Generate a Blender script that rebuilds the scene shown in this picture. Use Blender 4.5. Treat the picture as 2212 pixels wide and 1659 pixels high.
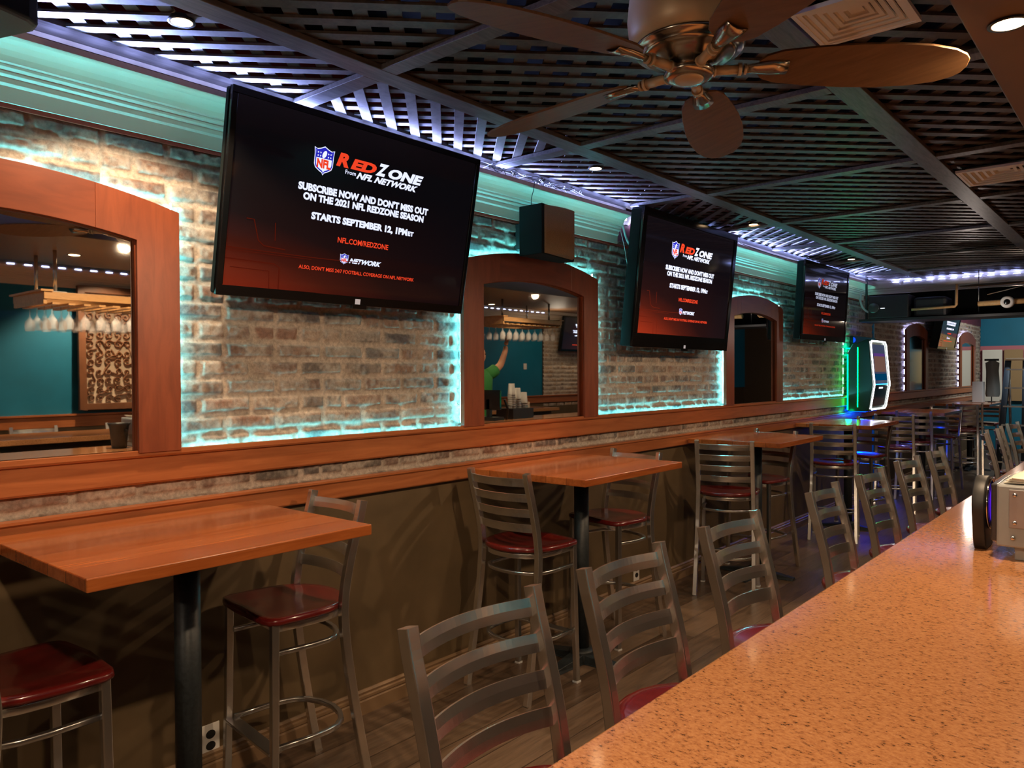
import bpy, bmesh, math, random
import numpy as np
from mathutils import Vector, Matrix
random.seed(7); np.random.seed(7)
for o in list(bpy.data.objects): bpy.data.objects.remove(o)
SC = bpy.context.scene
COL = SC.collection
PI = math.pi

# ---------------------------------------------------------------- camera, world, exposure
CAM_LOC = (2.55, 0.0, 1.52)
def make_camera():
    yaw, pit, rol = math.radians(40.2), math.radians(-0.79), math.radians(0.25)
    F = Vector((-math.sin(yaw)*math.cos(pit), math.cos(yaw)*math.cos(pit), math.sin(pit)))
    R0 = Vector((math.cos(yaw), math.sin(yaw), 0)); U0 = R0.cross(F)
    R = R0*math.cos(rol) - U0*math.sin(rol); U = U0*math.cos(rol) + R0*math.sin(rol)
    cd = bpy.data.cameras.new('camera'); cd.sensor_width = 36; cd.lens = 1670/2212*36
    cd.clip_start = 0.02; cd.clip_end = 100
    co = bpy.data.objects.new('camera', cd); COL.objects.link(co)
    m = Matrix((R, U, -F)).transposed().to_4x4(); m.translation = Vector(CAM_LOC)
    co.matrix_world = m
    SC.camera = co
make_camera()
w = bpy.data.worlds.new('world'); SC.world = w; w.use_nodes = True
w.node_tree.nodes['Background'].inputs[0].default_value = (0.9, 0.75, 0.6, 1)
w.node_tree.nodes['Background'].inputs[1].default_value = 0.01
SC.view_settings.view_transform = 'Standard'; SC.view_settings.look = 'None'
SC.view_settings.gamma = 1; SC.view_settings.use_curve_mapping = False
SC.view_settings.exposure = 0.30
SC.cycles.max_bounces = 8; SC.cycles.diffuse_bounces = 3; SC.cycles.glossy_bounces = 5
SC.cycles.transmission_bounces = 6; SC.cycles.sample_clamp_indirect = 2.0
SC.cycles.caustics_reflective = False; SC.cycles.caustics_refractive = False
SC.cycles.use_denoising = True

CYAN = (0.13, 0.84, 0.95); BLUE = (0.33, 0.42, 1.0); WARM = (1.0, 0.70, 0.43)
def lamp(name, kind, loc, target, energy, color, size=0.05, angle=60, blend=0.5, size_y=None):
    l = bpy.data.lights.new(name, kind); l.energy = energy; l.color = color
    if kind == 'SPOT':
        l.spot_size = math.radians(angle); l.spot_blend = blend; l.shadow_soft_size = size
    elif kind == 'AREA':
        l.size = size
        if size_y: l.shape = 'RECTANGLE'; l.size_y = size_y
    else: l.shadow_soft_size = size
    o = bpy.data.objects.new(name, l); COL.objects.link(o); o.location = loc
    d = Vector(target) - Vector(loc)
    o.rotation_euler = d.to_track_quat('-Z', 'Y').to_euler()
    return o

# ---------------------------------------------------------------- materials
def pnode(m): return m.node_tree.nodes['Principled BSDF']
def mat(name, base, rough=0.5, metal=0.0, spec=0.5, emit=None, es=0.0, coat=0.0, trans=0.0, ior=None, alpha=None):
    m = bpy.data.materials.new(name); m.use_nodes = True; p = pnode(m)
    p.inputs['Base Color'].default_value = (*base, 1)
    p.inputs['Roughness'].default_value = rough; p.inputs['Metallic'].default_value = metal
    p.inputs['Specular IOR Level'].default_value = spec
    if emit: p.inputs['Emission Color'].default_value = (*emit, 1); p.inputs['Emission Strength'].default_value = es
    if coat: p.inputs['Coat Weight'].default_value = coat; p.inputs['Coat Roughness'].default_value = 0.05
    if trans: p.inputs['Transmission Weight'].default_value = trans
    if ior: p.inputs['IOR'].default_value = ior
    return m
def N(m, t, **kw):
    n = m.node_tree.nodes.new(t)
    for k, v in kw.items(): setattr(n, k, v)
    return n
def L(m, a, b): m.node_tree.links.new(a, b)
def ramp(m, fac, stops):
    r = N(m, 'ShaderNodeValToRGB'); e = r.color_ramp.elements
    e[0].position = stops[0][0]; e[0].color = (*stops[0][1], 1)
    e[1].position = stops[1][0]; e[1].color = (*stops[1][1], 1)
    for p_, c in stops[2:]:
        x = e.new(p_); x.color = (*c, 1)
    L(m, fac, r.inputs[0]); return r
def coords(m, scale=(1, 1, 1), rot=(0, 0, 0), kind='Object'):
    tc = N(m, 'ShaderNodeTexCoord'); mp = N(m, 'ShaderNodeMapping')
    mp.inputs['Scale'].default_value = scale; mp.inputs['Rotation'].default_value = rot
    L(m, tc.outputs[kind], mp.inputs[0]); return mp.outputs[0]
def noise(m, vec, scale, detail=4, rough=0.55, dist=0.0):
    n = N(m, 'ShaderNodeTexNoise'); n.inputs['Scale'].default_value = scale
    n.inputs['Detail'].default_value = detail; n.inputs['Roughness'].default_value = rough
    n.inputs['Distortion'].default_value = dist
    L(m, vec, n.inputs['Vector']); return n.outputs['Fac']
def bump(m, h, strength=0.2, dist=0.01):
    b = N(m, 'ShaderNodeBump'); b.inputs['Strength'].default_value = strength
    b.inputs['Distance'].default_value = dist; L(m, h, b.inputs['Height'])
    L(m, b.outputs[0], pnode(m).inputs['Normal'])
def wood(name, c1, c2, c3=None, grain=(14, 1.0, 14), rough=0.35, sc=6, coat=0.0, bstr=0.05, spec=0.5, dist=0.6):
    m = mat(name, c1, rough, coat=coat, spec=spec)
    v = coords(m, grain); f = noise(m, v, sc, 6, 0.6, dist)
    st = [(0.3, c1), (0.62, c2)] + ([(0.8, c3)] if c3 else [])
    r = ramp(m, f, st); L(m, r.outputs[0], pnode(m).inputs['Base Color'])
    if bstr: bump(m, f, bstr, 0.003)
    return m
def mottled(name, c1, c2, scale=8, rough=0.6, bstr=0.0, lo=0.35, hi=0.65, metal=0.0, spec=0.5):
    m = mat(name, c1, rough, metal, spec); v = coords(m); f = noise(m, v, scale, 5)
    r = ramp(m, f, [(lo, c1), (hi, c2)]); L(m, r.outputs[0], pnode(m).inputs['Base Color'])
    if bstr: bump(m, f, bstr, 0.004)
    return m
def emis(name, col, s):
    return mat(name, (0.0, 0.0, 0.0), 0.5, emit=col, es=s, spec=0.0)

M = {}
def planks(name, axis, width, length, cols, rough, coat=0.0, sc=5):
    """boards running along an axis: per-board tone from two snapped coordinates plus grain"""
    m = mat(name, cols[0], rough, coat=coat)
    tc = N(m, 'ShaderNodeTexCoord'); sep = N(m, 'ShaderNodeSeparateXYZ'); L(m, tc.outputs['Object'], sep.inputs[0])
    across, along = (sep.outputs[0], sep.outputs[1]) if axis == 'y' else (sep.outputs[1], sep.outputs[0])
    d = N(m, 'ShaderNodeMath', operation='DIVIDE'); L(m, across, d.inputs[0]); d.inputs[1].default_value = width
    fl = N(m, 'ShaderNodeMath', operation='FLOOR'); L(m, d.outputs[0], fl.inputs[0])
    fr = N(m, 'ShaderNodeMath', operation='FRACT'); L(m, d.outputs[0], fr.inputs[0])
    off = N(m, 'ShaderNodeMath', operation='MULTIPLY'); L(m, fl.outputs[0], off.inputs[0]); off.inputs[1].default_value = 0.37
    d2 = N(m, 'ShaderNodeMath', operation='DIVIDE'); L(m, along, d2.inputs[0]); d2.inputs[1].default_value = length
    ad = N(m, 'ShaderNodeMath', operation='ADD'); L(m, d2.outputs[0], ad.inputs[0]); L(m, off.outputs[0], ad.inputs[1])
    fl2 = N(m, 'ShaderNodeMath', operation='FLOOR'); L(m, ad.outputs[0], fl2.inputs[0])
    cb = N(m, 'ShaderNodeCombineXYZ'); L(m, fl.outputs[0], cb.inputs[0]); L(m, fl2.outputs[0], cb.inputs[1])
    wn = N(m, 'ShaderNodeTexWhiteNoise'); wn.noise_dimensions = '3D'; L(m, cb.outputs[0], wn.inputs['Vector'])
    sc_ = (14, 1.2, 14) if axis == 'y' else (1.2, 14, 14)
    g = noise(m, coords(m, sc_), sc, 6, 0.6, 0.8)
    mx = N(m, 'ShaderNodeMath', operation='MULTIPLY_ADD'); L(m, wn.outputs['Value'], mx.inputs[0]); mx.inputs[1].default_value = 0.45
    L(m, g, mx.inputs[2])
    r = ramp(m, mx.outputs[0], [(0.4, cols[0]), (0.68, cols[1]), (0.95, cols[2])])
    gap = N(m, 'ShaderNodeMath', operation='LESS_THAN'); L(m, fr.outputs[0], gap.inputs[0]); gap.inputs[1].default_value = 0.02
    mixc = N(m, 'ShaderNodeMix', data_type='RGBA'); L(m, gap.outputs[0], mixc.inputs[0])
    L(m, r.outputs[0], mixc.inputs[6]); mixc.inputs[7].default_value = (cols[0][0]*.4, cols[0][1]*.4, cols[0][2]*.4, 1)
    L(m, mixc.outputs[2], pnode(m).inputs['Base Color']); bump(m, g, 0.06, 0.003)
    return m

def brick_material():
    m = mat('old_brick', (0.3, 0.2, 0.15), 0.85)
    at = N(m, 'ShaderNodeAttribute', attribute_name='brickcol')
    v = coords(m); f = noise(m, v, 60, 6, 0.7); f2 = noise(m, v, 14, 5, 0.6)
    r = ramp(m, f, [(0.35, (0.55, 0.55, 0.55)), (0.65, (1.25, 1.25, 1.25))])
    mx = N(m, 'ShaderNodeMix', data_type='RGBA', blend_type='MULTIPLY'); mx.inputs[0].default_value = 0.8
    L(m, at.outputs['Color'], mx.inputs[6]); L(m, r.outputs[0], mx.inputs[7])
    r2 = ramp(m, f2, [(0.53, (0, 0, 0)), (0.66, (1, 1, 1))])
    mx2 = N(m, 'ShaderNodeMix', data_type='RGBA'); mf = N(m, 'ShaderNodeMath', operation='MULTIPLY')
    L(m, r2.outputs[0], mf.inputs[0]); mf.inputs[1].default_value = 0.45
    L(m, mf.outputs[0], mx2.inputs[0]); L(m, mx.outputs[2], mx2.inputs[6]); mx2.inputs[7].default_value = (0.42, 0.37, 0.32, 1)
    L(m, mx2.outputs[2], pnode(m).inputs['Base Color']); bump(m, f, 0.22, 0.003)
    return m
M['brick'] = brick_material()
M['table'] = planks('stained_table_boards', 'y', 0.11, 3.0, [(0.24, 0.055, 0.012), (0.36, 0.095, 0.022), (0.46, 0.135, 0.035)], 0.22, coat=0.3, sc=3)
M['rail'] = wood('orange_stained_rail', (0.30, 0.085, 0.025), (0.42, 0.135, 0.045), grain=(10, 0.8, 10), rough=0.35, sc=4)
M['frame'] = wood('red_brown_frame_wood', (0.17, 0.040, 0.016), (0.24, 0.060, 0.024), grain=(10, 10, 1.5), rough=0.35, sc=3, bstr=0.02)
M['header'] = wood('dark_red_header_wood', (0.15, 0.036, 0.016), (0.21, 0.052, 0.022), grain=(8, 1.5, 8), rough=0.35, sc=3, bstr=0.02)
M['olive'] = mottled('olive_brown_wall_paint', (0.105, 0.070, 0.034), (0.14, 0.092, 0.046), 4, 0.55)
M['dark_board'] = wood('dark_panel_wood', (0.06, 0.03, 0.015), (0.09, 0.045, 0.02), rough=0.5)
M['base'] = mottled('brown_baseboard_paint', (0.20, 0.12, 0.065), (0.24, 0.15, 0.08), 5, 0.4)
M['floor'] = planks('dark_floor_planks', 'y', 0.16, 1.3, [(0.05, 0.030, 0.018), (0.10, 0.062, 0.038), (0.17, 0.11, 0.07)], 0.33, sc=4)
M['lattice'] = wood('dark_lattice_wood', (0.035, 0.026, 0.022), (0.09, 0.072, 0.062), grain=(8, 8, 8), rough=0.42, sc=4, bstr=0.1)
M['beam'] = wood('dark_beam_wood', (0.055, 0.05, 0.05), (0.14, 0.125, 0.12), grain=(20, 2, 20), rough=0.4, sc=4, bstr=0.1)
M['black'] = mat('matte_black', (0.012, 0.012, 0.013), 0.5)
M['void'] = mat('dark_plenum', (0.006, 0.006, 0.006), 0.95, spec=0.05)
M['gloss_black'] = mat('gloss_black_plastic', (0.006, 0.006, 0.007), 0.12)
M['pole'] = mottled('black_powder_coat', (0.010, 0.014, 0.016), (0.02, 0.026, 0.03), 90, 0.45, 0.1)
M['crown'] = mat('cream_moulding_paint', (0.72, 0.60, 0.50), 0.35)
M['redpaint'] = mottled('red_wall_paint', (0.35, 0.035, 0.015), (0.28, 0.03, 0.012), 10, 0.6)
M['purple'] = mottled('plum_wall_paint', (0.14, 0.03, 0.055), (0.10, 0.02, 0.04), 8, 0.6)
M['steel'] = mottled('brushed_steel', (0.78, 0.76, 0.72), (0.92, 0.89, 0.84), 14, 0.23, metal=0.97)
M['steel_dark'] = mat('grey_tube_steel', (0.62, 0.61, 0.59), 0.26, 0.97)
M['seat'] = wood('burgundy_seat_wood', (0.085, 0.006, 0.006), (0.14, 0.011, 0.009), grain=(3, 14, 3), rough=0.22, sc=3, coat=0.5, bstr=0.0)
M['mirror'] = mat('mirror_glass', (0.85, 0.87, 0.86), 0.015, 1.0)
M['foot'] = mat('white_foot_cap', (0.6, 0.6, 0.6), 0.5)
M['teal'] = mottled('teal_wall_paint', (0.0, 0.14, 0.24), (0.0, 0.16, 0.28), 3, 0.6)
M['pink'] = mat('pink_wall_paint', (0.5, 0.16, 0.2), 0.6)
M['nickel'] = mat('brushed_nickel', (0.46, 0.40, 0.33), 0.22, 1.0)
M['bronze'] = mat('satin_tan_metal', (0.62, 0.46, 0.28), 0.42, 0.2)
M['blade'] = wood('walnut_fan_blade', (0.12, 0.058, 0.022), (0.175, 0.088, 0.036), grain=(2, 16, 2), rough=0.42, sc=4, bstr=0.02)
M['white'] = mat('white_plastic', (0.75, 0.72, 0.68), 0.45)
M['vent'] = mat('white_vent_enamel', (0.92, 0.90, 0.86), 0.5)
M['soffit'] = mottled('brown_soffit_wood', (0.125, 0.062, 0.028), (0.145, 0.074, 0.034), 3, 0.5)
M['cab'] = mat('black_speaker_cabinet', (0.005, 0.008, 0.008), 0.75, spec=0.2)
M['grille'] = mottled('tan_speaker_grille', (0.30, 0.21, 0.11), (0.40, 0.28, 0.15), 260, 0.85, 0.3)
M['cable_b'] = mat('black_cable', (0.015, 0.015, 0.015), 0.4)
M['cable_w'] = mat('white_cable', (0.6, 0.62, 0.6), 0.4)
M['glass'] = mat('clear_glass', (0.9, 0.92, 0.95), 0.05, spec=1.0); pnode(M['glass']).inputs['Alpha'].default_value = 0.12
M['honey'] = wood('honey_rack_wood', (0.45, 0.24, 0.09), (0.6, 0.34, 0.14), grain=(6, 2, 6), rough=0.4)
M['cyan_led'] = emis('cyan_led', CYAN, 30)
M['blue_led'] = emis('blue_led', BLUE, 40)
M['violet_led'] = emis('violet_led', (0.45, 0.5, 1.0), 20)
M['warm_disc'] = emis('warm_lamp_disc', (1.0, 0.66, 0.36), 14)
M['skin'] = mat('skin', (0.45, 0.22, 0.13), 0.5)
M['green'] = mat('green_cotton', (0.02, 0.16, 0.03), 0.8)
M['denim'] = mat('black_trousers', (0.02, 0.02, 0.025), 0.8)
M['hair'] = mat('dark_hair', (0.02, 0.012, 0.008), 0.6)
M['cream'] = mat('cream_panel', (0.72, 0.60, 0.45), 0.6)
M['carved'] = mottled('carved_brown_wood', (0.13, 0.05, 0.02), (0.18, 0.07, 0.03), 12, 0.45)
M['card'] = mat('brown_cardboard', (0.35, 0.24, 0.12), 0.8)
M['napkin'] = mat('white_paper_napkin', (0.80, 0.76, 0.66), 0.8)
M['device'] = mottled('grey_painted_metal', (0.28, 0.30, 0.31), (0.31, 0.33, 0.34), 20, 0.35, metal=0.3)
M['plate'] = mottled('brushed_plate', (0.34, 0.33, 0.36), (0.46, 0.45, 0.48), 6, 0.3, metal=0.8)
M['chrome'] = mat('chrome', (0.7, 0.7, 0.7), 0.08, 1.0)
def quartz():
    m = mat('speckled_orange_quartz', (0.5, 0.24, 0.11), 0.10, spec=0.6)
    v = coords(m, (1, 1.5, 1), (0, 0, .5)); f = noise(m, v, 150, 3, 0.6); f2 = noise(m, v, 240, 2, 0.5); f3 = noise(m, v, 7, 3)
    a = ramp(m, f, [(0.31, (0.09, 0.042, 0.020)), (0.41, (0.34, 0.145, 0.058))])
    e = a.color_ramp.elements.new(0.62); e.color = (0.44, 0.205, 0.088, 1)
    b = ramp(m, f2, [(0.64, (0, 0, 0)), (0.72, (1, 1, 1))])
    mx = N(m, 'ShaderNodeMix', data_type='RGBA'); mf = N(m, 'ShaderNodeMath', operation='MULTIPLY'); mf.inputs[1].default_value = 0.35
    L(m, b.outputs[0], mf.inputs[0]); L(m, mf.outputs[0], mx.inputs[0]); L(m, a.outputs[0], mx.inputs[6]); mx.inputs[7].default_value = (0.62, 0.40, 0.25, 1)
    L(m, mx.outputs[2], pnode(m).inputs['Base Color']); return m
M['quartz'] = quartz()

# ---------------------------------------------------------------- mesh building helpers
class MB:
    def __init__(s): s.v = []; s.f = []; s.mi = []; s.smooth = []
    def add(s, vs, fs, mi=0, sm=False):
        b = len(s.v); s.v += [tuple(x) for x in vs]
        s.f += [tuple(i + b for i in f) for f in fs]; s.mi += [mi]*len(fs); s.smooth += [sm]*len(fs)
    def box(s, x0, x1, y0, y1, z0, z1, mi=0):
        vs = [(x, y, z) for x in (x0, x1) for y in (y0, y1) for z in (z0, z1)]
        s.add(vs, [(0, 1, 3, 2), (4, 6, 7, 5), (0, 4, 5, 1), (2, 3, 7, 6), (0, 2, 6, 4), (1, 5, 7, 3)], mi)
    def obox(s, c, ax, ay, az, mi=0):
        c = Vector(c); ax, ay, az = Vector(ax), Vector(ay), Vector(az)
        vs = [c + i*ax + j*ay + k*az for i in (-1, 1) for j in (-1, 1) for k in (-1, 1)]
        s.add(vs, [(0, 1, 3, 2), (4, 6, 7, 5), (0, 4, 5, 1), (2, 3, 7, 6), (0, 2, 6, 4), (1, 5, 7, 3)], mi)
    def prism(s, poly, d0, d1, mapf, mi=0, sm=False):
        """extrude 2-D polygon (list of (a,b)) from depth d0 to d1; mapf(a,b,d)->xyz"""
        n = len(poly); vs = [mapf(a, b, d0) for a, b in poly] + [mapf(a, b, d1) for a, b in poly]
        fs = [tuple(range(n-1, -1, -1)), tuple(range(n, 2*n))]
        s.add(vs, fs, mi)
        s.add(vs, [(i, (i+1) % n, (i+1) % n + n, i+n) for i in range(n)], mi, sm)
    def sweep(s, path, sect, up, mi=0, sm=True, closed=False, caps=True):
        """sweep 2-D section (side, up) along a path; up = reference vector"""
        P = [Vector(p) for p in path]; n = len(P); k = len(sect); vs = []
        up = Vector(up)
        for i, p in enumerate(P):
            if closed: t = (P[(i+1) % n] - P[i-1]).normalized()
            else: t = (P[min(i+1, n-1)] - P[max(i-1, 0)]).normalized()
            side = t.cross(up)
            if side.length < 1e-4: side = t.cross(Vector((1, 0, 0)))
            side.normalize(); u = side.cross(t).normalized()
            vs += [p + side*a + u*b for a, b in sect]
        fs = []
        for i in range(n if closed else n-1):
            j = (i+1) % n
            for q in range(k): fs.append((i*k+q, i*k+(q+1) % k, j*k+(q+1) % k, j*k+q))
        s.add(vs, fs, mi, sm)
        if not closed and caps:
            s.add(vs[:k], [tuple(range(k-1, -1, -1))], mi); s.add(vs[-k:], [tuple(range(k))], mi)
    def tube(s, path, r, n=8, mi=0, closed=False, up=(0, 0, 1)):
        s.sweep(path, [(r*math.cos(2*PI*i/n), r*math.sin(2*PI*i/n)) for i in range(n)], up, mi, True, closed)
    def lathe(s, prof, n=24, c=(0, 0, 0), mi=0, sm=True, axis='z', caps=True):
        vs = []; c = Vector(c)
        for r, h in prof:
            for i in range(n):
                a = 2*PI*i/n
                q = Vector((r*math.cos(a), r*math.sin(a), h))
                if axis == 'x': q = Vector((q.z, q.x, q.y))
                if axis == 'y': q = Vector((q.x, q.z, q.y))
                vs.append(c + q)
        fs = []
        for j in range(len(prof)-1):
            for i in range(n): fs.append((j*n+i, j*n+(i+1) % n, (j+1)*n+(i+1) % n, (j+1)*n+i))
        s.add(vs, fs, mi, sm)
        if not caps: return
        if prof[0][0] > 1e-5: s.add(vs[:n], [tuple(range(n-1, -1, -1))], mi)
        if prof[-1][0] > 1e-5: s.add(vs[-n:], [tuple(range(n))], mi)
    def mesh(s, name):
        me = bpy.data.meshes.new(name); me.from_pydata(s.v, [], s.f)
        me.polygons.foreach_set('material_index', s.mi); me.polygons.foreach_set('use_smooth', s.smooth)
        bm = bmesh.new(); bm.from_mesh(me)
        bmesh.ops.remove_doubles(bm, verts=bm.verts, dist=1e-6)
        bmesh.ops.recalc_face_normals(bm, faces=bm.faces); bm.to_mesh(me); bm.free()
        me.update(); return me
def rrect(w, h, r):
    w, h = w/2, h/2; o = []
    for cx, cy, a0 in ((w-r, h-r, 0), (-w+r, h-r, 90), (-w+r, -h+r, 180), (w-r, -h+r, 270)):
        for a in (a0, a0+45, a0+90): o.append((cx+r*math.cos(math.radians(a)), cy+r*math.sin(math.radians(a))))
    return o
def obj(name, mb, mats, parent=None, bevel=0, kind=None, loc=None):
    me = mb.mesh(name) if isinstance(mb, MB) else mb
    for m in (mats if isinstance(mats, (list, tuple)) else [mats]): me.materials.append(m)
    o = bpy.data.objects.new(name, me); COL.objects.link(o)
    if parent: o.parent = parent
    if loc: o.location = loc
    if bevel:
        b = o.modifiers.new('b', 'BEVEL'); b.width = bevel; b.segments = 2; b.limit_method = 'ANGLE'; b.angle_limit = math.radians(40)
    if kind: o['kind'] = kind
    return o
def tag(o, label, cat, group=None, kind=None):
    o['label'] = label; o['category'] = cat
    if group: o['group'] = group
    if kind: o['kind'] = kind
    return o
def thing(name, label, cat, loc=(0, 0, 0), rz=0, group=None):
    o = bpy.data.objects.new(name, None); COL.objects.link(o); o.empty_display_size = 0.05
    o.location = loc; o.rotation_euler = (0, 0, rz); return tag(o, label, cat, group)
def struct(name, mb, m, bevel=0): return obj(name, mb, m, None, bevel, 'structure')
def dup(root, label=None, loc=None, rz=None, group=None):
    r = root.copy(); COL.objects.link(r)
    if loc: r.location = loc
    if rz is not None: r.rotation_euler = (r.rotation_euler[0], r.rotation_euler[1], rz)
    if label: r['label'] = label
    if group: r['group'] = group
    for ch in [c for c in root.children]:
        c = ch.copy(); COL.objects.link(c); c.parent = r
        for g in [x for x in ch.children]:
            d = g.copy(); COL.objects.link(d); d.parent = c
    return r
FZ = 0.11   # floor level
# ---------------------------------------------------------------- room shell
def vnoise(x, y, seed=0):
    xi = np.floor(x).astype(np.int64); yi = np.floor(y).astype(np.int64); fx = x-xi; fy = y-yi
    fx = fx*fx*(3-2*fx); fy = fy*fy*(3-2*fy)
    def h(a, b):
        n = (a*374761393 + b*668265263 + seed*1274126177) & 0x7fffffff
        n = ((n ^ (n >> 13))*1103515245) & 0x7fffffff
        return ((n ^ (n >> 16)) & 0xffff)/65535.0
    return (h(xi, yi)*(1-fx)+h(xi+1, yi)*fx)*(1-fy) + (h(xi, yi+1)*(1-fx)+h(xi+1, yi+1)*fx)*fy
def brick_wall(name, ys, zs, flip=False, x0=0.0, tone=0, kind='structure'):
    Yg, Zg = np.meshgrid(ys, zs, indexing='ij'); RH, BW = 0.0655, 0.205
    wy = Yg + 0.010*(vnoise(Yg*9, Zg*9, 1)-.5) + 0.0045*(vnoise(Yg*45, Zg*45, 2)-.5)
    wz = Zg + 0.006*(vnoise(Yg*8, Zg*8, 3)-.5) + 0.0045*(vnoise(Yg*50, Zg*50, 4)-.5)
    row = np.floor(wz/RH).astype(np.int64); u = wy/BW + 0.5*(row % 2); colm = np.floor(u).astype(np.int64)
    fu = (u-colm)*BW; fz = (wz/RH-row)*RH
    def hh(s): return vnoise(row*1.0+0.0*Yg, colm*1.0, s)
    cut = np.where(hh(11) > 0.86, 0.45+0.15*hh(12), 9)      # some bricks broken in two
    j = 0.0105 + 0.003*hh(13)
    d = np.minimum(np.minimum(fu-j, BW-fu-0.004), np.minimum(fz-j, RH-fz-0.004))
    d = np.minimum(d, np.abs(fu-cut*BW)-0.004)
    s = np.clip(d/0.0075, 0, 1); s = s*s*(3-2*s)
    smear = vnoise(Yg*14, Zg*22, 21); fine = vnoise(Yg*75, Zg*75, 22); fine2 = vnoise(Yg*130, Zg*130, 23)
    h = s*(0.011 + 0.005*(hh(14)-.5)) + 0.0026*(fine-.5)*(0.3+s) + 0.0012*(fine2-.5)
    tilt = (hh(15)-.5)*0.05*(fz-RH/2) + (hh(16)-.5)*0.03*(fu-BW/2)
    pit = np.where(vnoise(Yg*30, Zg*40, 24) > 0.80, -0.003, 0)
    h = h + s*(tilt + pit) + (1-s)*0.004*(smear-.3)
    r1 = hh(31); r2 = hh(32)
    pal = np.array([(0.23, 0.135, 0.10), (0.19, 0.13, 0.105), (0.16, 0.135, 0.12), (0.27, 0.18, 0.135), (0.13, 0.11, 0.105), (0.22, 0.15, 0.12)])
    if tone: pal = np.array([(0.42, 0.27, 0.17), (0.36, 0.25, 0.17), (0.30, 0.22, 0.17), (0.46, 0.31, 0.2), (0.27, 0.2, 0.16), (0.38, 0.28, 0.2)])
    c = pal[np.clip((r1*6).astype(int), 0, 5)]*(0.8+0.45*r2)[..., None]
    mort = np.array([0.46, 0.40, 0.34])*(0.85+0.35*smear)[..., None]
    if tone: mort = mort*1.15
    wash = np.clip((vnoise(Yg*11, Zg*16, 41)+0.35*fine-0.55)*3, 0, 0.85)
    k = np.clip(s*(1-wash*0.75), 0, 1)[..., None]
    colr = mort*(1-k) + c*k
    ny, nz = len(ys), len(zs); sg = -1 if flip else 1
    co = np.stack([x0 + sg*h, Yg, Zg], -1).reshape(-1, 3)
    idx = np.arange(ny*nz).reshape(ny, nz)
    a, b, c_, d_ = idx[:-1, :-1], idx[1:, :-1], idx[1:, 1:], idx[:-1, 1:]
    q = np.stack([a, b, c_, d_] if not flip else [a, d_, c_, b], -1).reshape(-1, 4)
    me = bpy.data.meshes.new(name); me.vertices.add(len(co)); me.vertices.foreach_set('co', co.ravel())
    me.loops.add(q.size); me.loops.foreach_set('vertex_index', q.ravel())
    me.polygons.add(len(q)); me.polygons.foreach_set('loop_start', np.arange(len(q))*4)
    me.update(calc_edges=True); me.polygons.foreach_set('use_smooth', np.ones(len(q), bool))
    at = me.color_attributes.new('brickcol', 'FLOAT_COLOR', 'POINT')
    cc = np.concatenate([colr.reshape(-1, 3), np.ones((len(co), 1))], 1)
    at.data.foreach_set('color', cc.ravel())
    return obj(name, me, M['brick'], kind=kind)
ys = np.concatenate([np.arange(0.55, 5.5, 0.0058), np.arange(5.5, 9.4, 0.011), np.arange(9.4, 16.05, 0.022)])
brick_wall('wall_left', ys, np.arange(1.075, 2.325, 0.0058))

# wall body, lower painted wall, mouldings
b = MB(); b.box(-0.15, -0.012, -1.5, 17.5, 0.0, 3.0); struct('wall_left_core', b, M['redpaint']).name = 'wall_left_backing'
b = MB(); b.box(-0.012, 0.005, -1.5, 16.0, FZ, 1.09); struct('wall_left_lower', b, M['olive'])
b = MB(); b.box(-0.012, 0.008, -1.5, 17.5, 2.318, 2.52); struct('wall_left_upper', b, M['purple'])
def profile_run(name, prof, y0, y1, m, flip=None, bevel=0):
    b = MB()
    mp = (lambda a, c, d: (a, d, c)) if flip is None else (lambda a, c, d: (flip-a, d, c))
    b.prism(prof, y0, y1, mp); return struct(name, b, m, bevel)
CROWN = [(0.009, 2.298), (0.020, 2.300), (0.022, 2.345), (0.030, 2.352), (0.030, 2.368), (0.040, 2.374), (0.040, 2.384), (0.052, 2.390),
         (0.052, 2.398), (0.060, 2.402), (0.064, 2.418), (0.072, 2.432), (0.086, 2.444), (0.104, 2.451), (0.134, 2.454),
         (0.134, 2.445), (0.145, 2.445), (0.145, 2.463), (0.080, 2.466), (0.080, 2.505), (0.009, 2.505)]
profile_run('trim_1', CROWN, 0.55, 3.985, M['crown'])
profile_run('trim_2', CROWN, 4.95, 8.97, M['crown'])
profile_run('trim_3', [(0.005, 2.286), (0.016, 2.286), (0.016, 2.299), (0.005, 2.299)], 0.55, 8.97, M['redpaint'])
RAIL = [(0.0, 1.168), (0.030, 1.168), (0.034, 1.174), (0.034, 1.252), (0.046, 1.256), (0.050, 1.262), (0.050, 1.276), (0.042, 1.278), (0.040, 1.270), (0.0, 1.270)]
profile_run('trim_4', RAIL, 0.3, 9.36, M['rail']); profile_run('trim_5', RAIL, 9.42, 16.0, M['rail'])
LOWR = [(0.0, 1.025), (0.035, 1.025), (0.038, 1.03), (0.038, 1.085), (0.046, 1.092), (0.046, 1.100), (0.0, 1.102)]
profile_run('trim_6', LOWR, 0.3, 16.0, M['rail'])
BASEB = [(0.004, FZ), (0.026, FZ), (0.026, 0.165), (0.020, 0.170), (0.024, 0.176), (0.024, 0.186), (0.016, 0.19), (0.018, 0.200), (0.010, 0.208), (0.004, 0.208)]
profile_run('baseboard_left', BASEB, -0.5, 16.0, M['base'])
# dark rim board between crown and lattice
b = MB(); b.box(0.080, 0.165, -1.0, 8.95, 2.505, 2.522); struct('trim_7', b, M['beam'])
b = MB(); b.box(-0.01, 0.02, 9.355, 9.395, FZ, 2.5); struct('trim_8', b, mat('bright_blue_paint', (0.0, 0.22, 0.42), 0.5))
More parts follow.
